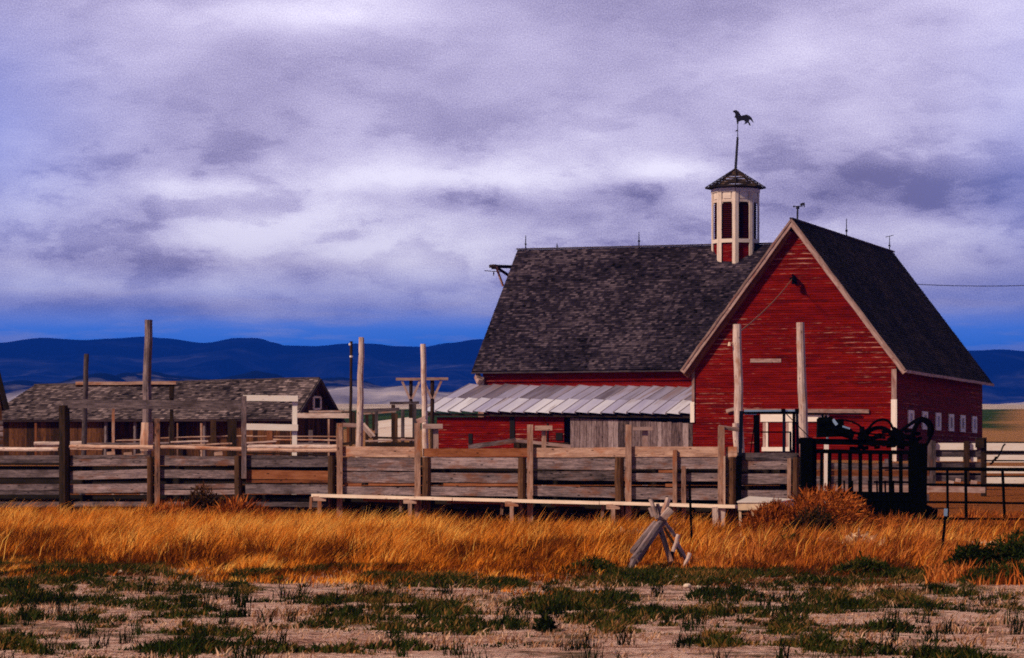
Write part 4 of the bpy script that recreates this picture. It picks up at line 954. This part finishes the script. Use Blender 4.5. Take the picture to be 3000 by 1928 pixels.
# gearbox and motor on top
mb = MB()
mb.beam(P(2394, 1254, sY), P(2470, 1256, sY), 56 * sY / F, .35, .3, w1=46 * sY / F); mb.beam(P(2420, 1238, sY - .05), P(2492, 1268, sY - .05), 34 * sY / F, .3, .3, w1=20 * sY / F)
mb.log(P(2398, 1238, sY - .1), P(2440, 1236, sY - .1), .13, .12, .3, 2, 10, 0); mb.log(P(2455, 1262, sY - .15), P(2500, 1280, sY - .15), .11, .08, .3, 2, 10, 0)
mb.beam(P(2410, 1214, sY), P(2410, 1230, sY), .05, .05, .3); mb.beam(P(2419, 1217, sY), P(2421, 1232, sY), .06, .05, .3)
mb.obj('gearbox', M['green_steel'], sc)
mb = MB()
mb.beam(P(2440, 1229, sY - .2), P(2452, 1245, sY - .22), .07, .03, .4); mb.beam(P(2468, 1249, sY - .2), P(2490, 1256, sY - .2), .04, .03, .4); mb.log(P(2424, 1281, sY - .25), P(2424, 1285, sY - .25), .03, .03, .9, 1, 8, 0)
mb.obj('gearbox_glint', M['chips'], sc)  # pale slivers standing in for glints on the dark gearbox
def hose(pts, r, n=3):
    mb = MB(); Q = [P(x, y, sY + dz) for x, y, dz in pts]
    for _ in range(n):
        N = [Q[0]]
        for a, b in zip(Q, Q[1:]): N += [a.lerp(b, .25), a.lerp(b, .75)]
        N.append(Q[-1]); Q = N
    mb.tube(Q, r, 6); mb.obj('hose', M['steel'], sc)
hose([(2440, 1232, 0), (2470, 1228, 0), (2510, 1240, 0), (2535, 1262, 0), (2540, 1290, 0)], .022)
hose([(2490, 1262, 0), (2512, 1272, -.1), (2540, 1262, 0), (2560, 1236, 0), (2590, 1226, 0), (2612, 1240, 0), (2625, 1290, 0)], .03)
hose([(2530, 1290, 0), (2545, 1260, .1), (2580, 1250, .1), (2610, 1265, .1), (2620, 1295, .1)], .05)
hose([(2600, 1290, 0), (2640, 1262, 0), (2670, 1240, 0), (2700, 1222, 0), (2728, 1236, 0), (2734, 1262, 0), (2722, 1290, 0), (2710, 1310, 0)], .04)
hose([(2668, 1300, 0), (2676, 1262, -.1), (2694, 1226, -.1), (2724, 1240, -.1), (2722, 1280, -.1)], .055)
hose([(2540, 1270, .2), (2600, 1276, .2), (2680, 1275, .2)], .02)
mb = MB(); mb.beam(P(2520, 1272, sY), P(2540, 1292, sY), .22, .2, .2); mb.beam(P(2612, 1262, sY), P(2650, 1288, sY), .22, .22, .2); mb.log(P(2525, 1250, sY), P(2528, 1280, sY), .06, .07, .2, 1, 8, 0)
for _ in range(46):
    x = R.uniform(2470, 2690); y = R.uniform(1262, 1318); mb.beam(P(x, y, sY + R.uniform(-.1, .2)), P(x + R.uniform(8, 26), y + R.uniform(-6, 6), sY), R.uniform(.05, .1), .08, .3)
mb.obj('valve_block', M['steel'], sc)

# ------------------------------------------------------------------ right side: pipe gate, planks, posts
pg = thing('pipe_gate', 'dark steel pipe gate right of the squeeze chute', 'gate', G(2860, 79))
gY = 79.0
for (x0, y0, x1, y1, w_) in ((2716, 1374, 3360, 1380, 11), (2716, 1420, 3360, 1428, 8), (2716, 1471, 3360, 1478, 7.5), (2716, 1519, 3360, 1525, 7.5)):
    mb = MB(); mb.log(P(x0, y0, gY), P(x1, y1, gY), w_ / 2 * gY / F, w_ / 2 * gY / F, .3, 8, 7, .003); mb.obj('rail', M['green_steel'], pg)
for x0, y0, x1, y1, w_ in ((2775, 1376, 2777, 1535, 8), (2829, 1376, 2831, 1530, 9), (2937, 1378, 2945, 1555, 9), (3120, 1378, 3126, 1560, 9), (3340, 1378, 3346, 1570, 9)):
    mb = MB(); mb.log(P(x1, y1, gY - .06), P(x0, y0, gY - .06), w_ / 2 * gY / F, w_ / 2 * gY / F, .3, 4, 7, .003); mb.obj('upright', M['green_steel'], pg)
mb = MB(); mb.log(P(2860, 1565, gY), P(2930, 1567, gY), .02, .02, .3); mb.log(P(2716, 1563, gY), P(2745, 1561, gY), .02, .02, .3); mb.obj('rail', M['green_steel'], pg)
wp = thing('pipe_fence', 'thin black pipe fence before the white plank fence at the right edge', 'fence', G(2940, 104))
pY = 104.0
for y, w_ in ((1296, 4), (1324, 4.5), (1349, 4.5), (1374, 9), (1395, 5)):
    mb = MB(); mb.log(P(2884, y + (1 if y > 1300 else 0), pY), P(3360, y + 1, pY), w_ / 2 * pY / F, w_ / 2 * pY / F, .3, 6, 7, .004); mb.obj('rail', M['steel'], wp)
mb = MB(); mb.log(P(2945, 1300, pY - .1), P(2922, 1340, pY - .1), .025, .025, .3); mb.log(P(2922, 1340, pY - .1), P(2900, 1360, pY - .1), .05, .03, .3); mb.obj('rail', M['steel'], wp)
wf2 = thing('plank_fence', 'white painted plank fence at the right edge of the corral', 'fence', G(2940, 108))
wY = 108.0
for y, h, tn in ((1309, 22, .95), (1340, 15, .9), (1353, 3, .8), (1368, 5, .6), (1383, 7, .8), (1407, 18, .85)):
    mb = MB(); mb.beam(P(2886, y, wY), P(3360, y + 1, wY), h * wY / F, .04, tn, seg=4, warp=.004); mb.obj('board', M['white'], wf2)
mb = MB(); mb.beam(Vector((P(3040, 0, wY).x, wY + .1, zg(wY) - .1)), P(3040, 1290, wY + .1), .16, .12, .5); mb.obj('post', M['white'], wf2)
mb = MB(); mb.beam(P(2886, 1421, wY - .2), P(3070, 1424, wY - .2), .12, .06, .1); mb.obj('sill_log', M['dkpost'], wf2)
wf3 = thing('plank_fence', 'grey corral planks with two white rails below the row of barn windows', 'fence', G(2790, 112))
kY = 112.0
for x0, x1, y, h in ((2741, 2823, 1308, 20), (2743, 2821, 1345, 12), (2842, 2861, 1308, 19), (2844, 2862, 1346, 12)):
    mb = MB(); mb.beam(P(x0, y, kY), P(x1, y, kY), h * kY / F, .04, .95); mb.obj('white_board', M['white'], wf3)
for y, h, tn in ((1328, 18, .25), (1364, 22, .3), (1398, 24, .45), (1388, 8, .2)):
    mb = MB(); mb.beam(P(2718, y, kY + .05), P(2880, y + 1, kY + .05), h * kY / F, .04, tn); mb.obj('grey_board', M['dusk'], wf3)
for x, y, w_, h in ((2780, 1412, 14, 9), (2800, 1406, 14, 10), (2844, 1412, 18, 11)):
    mb = MB(); mb.beam(P(x, y, kY - .1), P(x + w_, y + 2, kY - .1), h * kY / F, .1, .9); mb.obj('pale_block', M['trim'], wf3)
for px, y0, w_ in ((2832, 1292, 15), (2737, 1292, 8), (2725, 1290, 14)):
    mb = MB(); b = P(px, y0, kY - .08); mb.beam(Vector((b.x, b.y, zg(kY) - .1)), b, w_ * kY / F, .1, .2); mb.obj('post', M['dkpost'] if w_ > 10 and px > 2730 else M['grey'], wf3)
mb = MB(); mb.beam(P(2720, 1433, 98), P(2886, 1436, 98), 17 * 98 / F, .05, .75, seg=5, warp=.01); tag(mb.obj('loose_plank', M['trim']), 'pinkish weathered plank low behind the pipe gate', 'plank')
mb = MB(); b = P(2876, 1282, 106); mb.beam(Vector((P(2882, 0, 106).x, 106, zg(106) - .1)), Vector((P(2882, 0, 106).x, 106, b.z)), .17, .17, .1); mb.beam(P(2858, 1297, 105.9), P(2882, 1297, 105.9), .33, .15, .1); tag(mb.obj('gate_post', M['dkpost']), 'thick black gate post by the barn far corner', 'post')

# steel posts in the grass
def tstake(px0, y0, px1, y1, wpx, label, m='steel'):
    Y = groundY(y1); mb = MB(); r = wpx * Y / F; mb.beam(P(px1, y1 + 12, Y), P(px0, y0, Y), r, r * .5, .3); mb.beam(P(px1, y1 + 12, Y + r * .5), P(px0, y0, Y + r * .5), r * .3, r, .3); return tag(mb.obj('steel_stake', M[m]), label, 'stake')
tstake(2020, 1416, 2029, 1630, 7, 'black steel stake standing beside the crossed log buck')
o = tstake(2770, 1508, 2755, 1650, 8, 'leaning steel stake with a white tip before the pipe gate')
Y = groundY(1650); mb = MB(); mb.beam(P(2771, 1490, Y - .02), P(2770, 1512, Y - .02), .06, .04, .8); q = mb.obj('painted_tip', M['chips'], o)

# crossed log buck fence
bk = thing('log_buck', 'crossed grey logs of an old buck fence standing in the dry grass', 'fence', G(1930, 53))
bY = 53.0
def lg(x0, y0, x1, y1, w_, d0=0, d1=0, m='pole', tn=None, name='log', sq=False):
    mb = MB(); a, b = P(x0, y0, bY + d0), P(x1, y1, bY + d1); r = w_ / 2 * bY / F
    if sq: mb.beam(a, b, 2 * r, 1.6 * r, tn, seg=2, warp=.004)
    else: mb.log(a, b, r, r * .92, tn, 4, 8, .008)
    mb.obj(name, M[m], bk)
lg(1818, 1722, 1866, 1622, 17, -1.2, -.8, 'grey', .5); lg(1852, 1616, 1920, 1532, 18, -.5, 0, 'grey', .7); lg(1858, 1642, 1944, 1520, 27, -.9, .1, 'grey', .6)
lg(1870, 1640, 1930, 1545, 18, -.3, .3, 'dkpost', .3); lg(1926, 1520, 1905, 1463, 13, .1, .2, 'pole', .3); lg(1936, 1525, 1958, 1460, 17, 0, .1, 'pole', .45); lg(1938, 1528, 1926, 1476, 12, .25, .3, 'pole', .4)
lg(1916, 1512, 1906, 1486, 16, -.1, -.1, 'pole', .3, sq=True); lg(1943, 1518, 1965, 1492, 20, -.12, -.1, 'pole', .55, sq=True)
lg(1930, 1535, 1966, 1648, 17, .1, -.3, 'pole', .15); lg(1946, 1528, 1978, 1572, 12, .3, .3, 'pole', .5); lg(1982, 1586, 2012, 1642, 12, .2, .2, 'pole', .4)
lg(1988, 1566, 1972, 1616, 12, -.2, -.2, 'pole', .9); lg(2021, 1620, 1998, 1682, 12, -.3, -.3, 'pole', .9); lg(1972, 1610, 1962, 1660, 12, .2, .2, 'dkpost', .2); lg(1946, 1545, 1998, 1632, 9, .35, .35, 'dkpost', .4)
# stones
def stone(px, py, wpx, hpx, label):
    Y = groundY(py); c = G(px, Y); sx = wpx / 2 * Y / F; sz = hpx / 2 * Y / F; mb = MB(); n = 9; rings = []
    for i in range(6):
        th = math.pi * i / 5; rg = []
        for j in range(n):
            ph = 2 * math.pi * j / n; rr = 1 + mnoise.noise(Vector((math.cos(ph) * 1.3 + px, math.sin(ph) * 1.3, i * .6))) * .35
            rg.append(c + Vector((math.sin(th) * math.cos(ph) * sx * rr, math.sin(th) * math.sin(ph) * sx * .8 * rr, math.cos(th) * sz * rr + sz * .7)))
        rings.append(rg)
    for i in range(5):
        for j in range(n): mb.face([rings[i][j], rings[i + 1][j], rings[i + 1][(j + 1) % n], rings[i][(j + 1) % n]])
    tag(mb.obj('stone', M['stone']), label, 'stone', 'pale stones lying in the grass edge')
stone(2014, 1722, 26, 15, 'largest pale stone at the foot of the crossed logs')
stone(2048, 1730, 17, 18, 'pale stone just right of the stone below the crossed logs')
stone(1984, 1700, 20, 16, 'pale stone left of the stone below the crossed logs')
stone(406, 1622, 26, 18, 'pale stone in the golden grass at the far left')
stone(352, 1682, 15, 14, 'small pale stone at the lower edge of the golden grass, far left')
stone(668, 1630, 13, 12, 'small pale stone in the golden grass left of centre')
stone(903, 1665, 10, 8, 'tiny pale stone at the lower grass edge left of centre')

# ------------------------------------------------------------------ grass
def blades(name, X, Y, H, Wd, lean, tone, mat_, label, cat, jit=.5, seed=1):
    rg = np.random.default_rng(seed); n = len(X)
    Z = np.interp(Y, [a for a, _ in ZK], [b for _, b in ZK]) - .03
    ang = rg.uniform(-.9, .9, n); wx = np.cos(ang) * Wd / 2; wy = np.sin(ang) * Wd / 2
    lx = lean * H + rg.normal(0, jit, n) * H * .35; ly = rg.normal(0, jit, n) * H * .35
    V = np.zeros((n, 5, 3), dtype=np.float32)
    V[:, 0] = np.stack([X - wx, Y - wy, Z], 1); V[:, 1] = np.stack([X + wx, Y + wy, Z], 1)
    mx = X + lx * .35; my = Y + ly * .35; mz = Z + H * .6
    V[:, 2] = np.stack([mx + wx * .8, my + wy * .8, mz], 1); V[:, 3] = np.stack([mx - wx * .8, my - wy * .8, mz], 1)
    V[:, 4] = np.stack([X + lx, Y + ly, Z + H * .97], 1)
    me = bpy.data.meshes.new(name); me.vertices.add(n * 5); me.vertices.foreach_set('co', V.ravel())
    base = (np.arange(n) * 5)[:, None]; loops = (base + np.array([[0, 1, 2, 3, 3, 2, 4]])).astype(np.int32)
    me.loops.add(n * 7); me.loops.foreach_set('vertex_index', loops.ravel())
    me.polygons.add(n * 2); st = (np.arange(n) * 7)[:, None] + np.array([[0, 4]]); me.polygons.foreach_set('loop_start', st.ravel().astype(np.int32))
    at = me.attributes.new('tone', 'FLOAT', 'FACE'); at.data.foreach_set('value', np.repeat(tone, 2).astype(np.float32))
    me.update(calc_edges=True); me.validate(); me.materials.append(mat_)
    o = bpy.data.objects.new(name, me); COL.objects.link(o); tag(o, label, cat, kind='stuff'); return o
def fbm(X, Y, s, seed):
    rg = np.random.default_rng(seed); out = 0; amp = 1; tot = 0
    for o_ in range(4):
        g = rg.random((64, 64)); fx = (X * s * 2 ** o_) % 64; fy = (Y * s * 2 ** o_) % 64
        ix = fx.astype(int); iy = fy.astype(int); tx = fx - ix; ty = fy - iy; tx = tx * tx * (3 - 2 * tx); ty = ty * ty * (3 - 2 * ty)
        a = g[ix % 64, iy % 64]; b = g[(ix + 1) % 64, iy % 64]; c = g[ix % 64, (iy + 1) % 64]; d = g[(ix + 1) % 64, (iy + 1) % 64]
        out = out + amp * ((a * (1 - tx) + b * tx) * (1 - ty) + (c * (1 - tx) + d * tx) * ty); tot += amp; amp *= .55
    return out / tot
def scatter(n, y0, y1, marg=1.4):
    n = int(n * 1.25)
    Y = np.sqrt(NP.uniform(y0 ** 2, y1 ** 2, n)); X = NP.uniform(-1, 1, n) * Y * .158 * marg; return X, Y
# golden grass
X, Y = scatter(470000, 42, 91)
px = X / Y * F + 1500
far_lim = np.interp(px, [-200, 900, 960, 1500, 2100, 2300, 2700, 3200], [89, 86.5, 78, 76.5, 75, 74, 73.5, 86])
near_lim = np.interp(px, [-200, 300, 800, 1300, 1700, 2100, 2600, 2850, 3000, 3200], [56, 53.5, 51.5, 50.5, 51, 50, 50, 52, 60, 66]) + 9.5 * np.exp(-((px - 1925) / 100) ** 2)
nb = fbm(X + 300, Y + 50, .35, 3); nc = fbm(X + 100, Y + 9, 1.3, 4)
nr = fbm(X + 55, Y * .7, .5, 41)
thin = NP.random(len(X)) > np.interp(px, [1950, 2150, 2750, 3000], [0, .45, .45, .2])
keep = thin & (Y < far_lim) & (Y > near_lim - 3.5 + (nr - .5) * 16 + NP.normal(0, 1.6, len(X))) & (nc > .30)
X, Y, nb, nc, px = X[keep], Y[keep], nb[keep], nc[keep], px[keep]
tp = np.interp(px, [1600, 2100, 2300], [0, -.15, -.20])
H = (.10 + .30 * nb + .16 * nc) * NP.uniform(.5, 1.4, len(X)) * np.clip((Y - near_lim[keep]) / 8 + .45, .3, 1.05)
H *= np.interp(px, [900, 1000, 2700, 2800], [1, 1.0, 1.0, .55])
rc = np.random.default_rng(77); ca = (np.floor(X / .30 + nc * 3) * 131 + np.floor(Y / .55 + nb * 3) * 7919).astype(np.int64) % 20011
c_h, c_t, c_l = rc.uniform(.55, 1.4, 20011)[ca], rc.normal(0, .22, 20011)[ca], rc.normal(.34, .22, 20011)[ca]
H *= c_h
tn_ = NP.normal(.45, .15, len(X)) + c_t + (nb - .5) * 1.6 + (nc - .5) * .6 + tp + np.clip((Y - near_lim[keep]) / 16, 0, 1) * .4 - .26
wd_ = NP.uniform(.007, .018, len(X)); rsty = (px + NP.normal(0, 90, len(X)) + (nb - .5) * 500 > 2080) & (NP.random(len(X)) > np.interp(px, [2750, 3000], [.25, .6]))
g_ = ~rsty
blades('dry_grass', X[g_], Y[g_], H[g_], wd_[g_], c_l[g_], tn_[g_], M['gold'], 'tall golden dry grass blown to the right along the corral', 'grass', .85, seed=5)
blades('rusty_grass', X[rsty], Y[rsty], H[rsty] * .9, wd_[rsty] * 1.2, c_l[rsty], tn_[rsty] + .12, M['twig'], 'reddish brown dry grass and weeds below the squeeze chute', 'grass', 1.0, seed=15)
# sparser tall seed stalks
X, Y = scatter(3500, 54, 84); px = X / Y * F + 1500; k = (Y < np.interp(px, [-200, 900, 960, 3200], [88, 86, 79.5, 74]))
X, Y = X[k], Y[k]; blades('tall_stalks', X, Y, NP.uniform(.35, .75, len(X)), NP.uniform(.01, .018, len(X)), .4, NP.normal(.55, .25, len(X)), M['gold'], 'taller seed stalks standing above the golden grass', 'grass', .4, seed=6)
# green weeds at the edge and in patches on the dirt
X, Y = scatter(620000, 24, 58); px = X / Y * F + 1500
n1_ = fbm(X + 40, Y * .6 + 70, 1.0, 8); n2_ = fbm(X + 90, Y * .8, 3.1, 9); edge = np.interp(px, [0, 800, 1500, 2600, 3000, 3200], [53, 51, 49.5, 48, 52, 58])
thr = .012 + np.interp(Y - edge, [-30, -16, -7, -2, 3, 6], [.60, .565, .545, .50, .49, .62]) - np.interp(px, [-100, 300, 900, 3200], [.065, .05, .01, 0])
m_ = (n1_ * .55 + n2_ * .45 > thr + np.random.default_rng(3).normal(0, .055, len(X))); X, Y, q = X[m_], Y[m_], (n1_ * .55 + n2_ * .45 - thr)[m_]
Hh = (.035 + np.clip(q, 0, .15) * .75) * NP.uniform(.5, 1.4, len(X))
blades('green_weeds', X, Y, Hh, NP.uniform(.010, .028, len(X)), .12, NP.normal(.44, .26, len(X)) + (fbm(X + 9, Y, 1.5, 61) - .5) * .9, M['green'], 'low dark green weeds creeping over the pink dirt', 'weeds', 1.2, seed=9)
X, Y = scatter(60000, 25, 54); nb = fbm(X + 7, Y * .8 + 31, 1.6, 31); k = nb + np.random.default_rng(5).normal(0, .06, len(X)) > .60; X, Y, nb = X[k], Y[k], nb[k]
blades('straw_tufts', X, Y, NP.uniform(.03, .12, len(X)), NP.uniform(.008, .02, len(X)), .3, NP.normal(.55, .28, len(X)), M['straw'], 'sparse short straw scattered over the pink dirt', 'straw', 1.4, seed=12)
X, Y = scatter(160, 26, 44); ii = np.repeat(np.arange(len(X)), 26); X, Y = X[ii] + NP.normal(0, .05, len(ii)), Y[ii] + NP.normal(0, .05, len(ii))
blades('weed_stalks', X, Y, NP.uniform(.06, .30, len(X)), NP.uniform(.006, .014, len(X)), .1, NP.normal(.1, .12, len(X)), M['green'], 'little dark weed stalks dotted over the dirt', 'weeds', .9, seed=13)
# rusty weeds mixed on the right and behind the gate
X, Y = scatter(190000, 46, 90); px = X / Y * F + 1500; nb = fbm(X + 3, Y, .9, 20)
k = ((px > 1990 + 120 * (nb - .5)) & (Y < 75.5) & (nb + np.random.default_rng(8).normal(0, .05, len(X)) > .46) & (Y > 49 + 6 * nb)) | ((px > 2715) & (nb > .5)) | ((px < 950) & (Y > 76) & (nb > .5)); X, Y, nb = X[k], Y[k], nb[k]
blades('rusty_weeds', X, Y, (.12 + .6 * (nb - .4)) * NP.uniform(.6, 1.3, len(X)), NP.uniform(.010, .028, len(X)), .15, NP.normal(.42, .24, len(X)) + (fbm(X, Y, 2.2, 25) - .5) * 1.2, M['twig'], 'rust coloured dry weeds along the foot of the corral', 'weeds', 1.0, seed=10)

def bush(name, px, Y, rx, rz, n, mt, label, ln=.35, w_=.014, tone=.5, flat=1.0, base=0.0):
    rg = np.random.default_rng(int(px)); c0 = G(px, Y); mb = MB()
    lobes = [(Vector((rg.uniform(-.75, .75) * rx, rg.uniform(-.5, .5) * rx, 0)), rg.uniform(.3, .55), rg.uniform(.35, .8)) for _k in range(7)] + [(Vector((0, 0, 0)), .7, 1.05)] * 2
    for _ in range(n):
        lo_, lr, lh = lobes[rg.integers(0, len(lobes))]; c = c0 + lo_
        th = rg.uniform(0, 2 * math.pi); ph = math.acos(rg.uniform(0, 1)); r = rg.uniform(.15, 1) ** .5
        d = Vector((math.sin(ph) * math.cos(th), math.sin(ph) * math.sin(th), math.cos(ph) * flat))
        a = c + Vector((d.x * rx * r * lr, d.y * rx * r * lr, base + d.z * rz * r * lh))
        dv = (d + Vector((rg.normal(0, .5) + .25, rg.normal(0, .5), rg.normal(0, .4)))).normalized(); L = ln * rg.uniform(.4, 1.2)
        b = a + dv * L; s = dv.cross(Vector((rg.normal(), rg.normal(), rg.normal()))).normalized() * w_ * rg.uniform(.6, 1.6)
        m2 = a.lerp(b, .5) + Vector((rg.normal(0, .03), 0, rg.normal(0, .03)))
        tn = float(np.clip(tone + rg.normal(0, .2), 0, 1)); mb.face([a - s, a + s, m2 + s, m2 - s], tn); mb.face([m2 - s, m2 + s, b], tn)
    return tag(mb.obj(name, M[mt]), label, 'bush')
bush('dry_bush', 2415, 69.5, 1.7, 1.1, 21000, 'twig', 'rust orange mound of dry weeds before the squeeze chute', .19, .010, .42)
bush('dark_bush', 2385, 66.8, .75, .72, 6500, 'darktwig', 'dark hollow bush in front of the rust orange mound', .18, .011, .3)
bush('dry_bush', 2235, 71, .6, .38, 2000, 'twig', 'low rusty weed clump under the enamel table', .3, tone=.4)
bush('dry_bush', 2620, 70.5, 1.5, .5, 8000, 'twig', 'low rust red weeds along the foot of the squeeze chute', .2, .010, .35)
bush('dark_bush', 595, 84.2, .75, 1.0, 7000, 'darktwig', 'dark brown bush grown up against the left fence', .2, .012, .62)
bush('dry_bush', 700, 83.6, 1.2, .6, 6000, 'twig', 'rusty weed clump right of the dark bush at the left fence', .35, tone=.4)
bush('dry_bush', 520, 83.2, 1.0, .5, 4500, 'twig', 'rusty weed clump left of the dark bush at the left fence', .35, tone=.4)
bush('green_bush', 2995, 51.5, 1.0, .62, 10000, 'green', 'dark green bush at the right edge of the grass', .12, .011, .34)
bush('green_bush', 2320, 60, .42, .3, 1500, 'green', 'small green shrub below the dark hollow bush', .2, .02, .5)
bush('green_bush', 1740, 51, .5, .2, 2200, 'green', 'small green shrub at the lower grass edge left of the log buck', .1, .010, .4)
bush('green_bush', 2530, 50.2, .5, .26, 4200, 'green', 'low green shrub at the lower grass edge right of the log buck', .1, .010, .4)
bush('green_bush', 2965, 47, .8, .28, 6000, 'green', 'low dark green weeds just below the bush at the right edge', .1, .010, .25)
bush('pale_weed', 2520, 61, .42, .38, 650, 'pale', 'pale flowering weed clump right of the dark hollow bush', .16, .02, .6)
bush('pale_weed', 2410, 61.5, .4, .25, 450, 'pale', 'smaller pale weed clump below the rust orange mound', .16, .02, .5)
bush('pale_weed', 2160, 62, .4, .3, 420, 'pale', 'pale weed clump before the enamel table', .16, .02, .4)
bush('pale_weed', 2890, 60, .42, .22, 500, 'pale', 'pale weed clump by the leaning steel stake', .16, .02, .8)
bush('pale_weed', 1880, 66, .9, .32, 800, 'pale', 'pale tangle of weeds behind the crossed logs', .2, .014, .3)
for _i, (_x, _Y, _r) in enumerate(((2280, 58, .35), (2450, 57, .3))): bush('pale_weed', _x, _Y, _r, .2, 260, 'pale', ('thin pale weed clump in rusty grass below the enamel table', 'thin pale weed clump in rusty grass below the orange mound')[_i], .14, .012, .45)
bush('dark_weed', 1600, 34.5, .10, .14, 420, 'green', 'nearly black weed tuft standing alone on the dirt', .08, .012, .1)

# ------------------------------------------------------------------ haze
me = bpy.data.meshes.new('haze'); x0, x1, y0, y1, z0, z1 = -9000, 9000, -300, 10400, -4, 400
V = [(x, y, z) for z in (z0, z1) for x, y in ((x0, y0), (x1, y0), (x1, y1), (x0, y1))]
me.from_pydata(V, [], [(3, 2, 1, 0), (4, 5, 6, 7), (0, 1, 5, 4), (1, 2, 6, 5), (2, 3, 7, 6), (3, 0, 4, 7)])
hm = bpy.data.materials.new('haze_air'); hm.use_nodes = True; ht = NT(hm.node_tree); ht.n.clear()
pv = ht.new('ShaderNodeVolumePrincipled', ins={'Color': (.01, .12, 1.0, 1), 'Density': .00014, 'Anisotropy': .1})
ho = ht.new('ShaderNodeOutputMaterial'); ht.l.new(pv.outputs[0], ho.inputs['Volume'])
me.materials.append(hm); hz = bpy.data.objects.new('haze', me); COL.objects.link(hz); tag(hz, 'blue haze over the far plain and mountains', 'haze', kind='stuff')
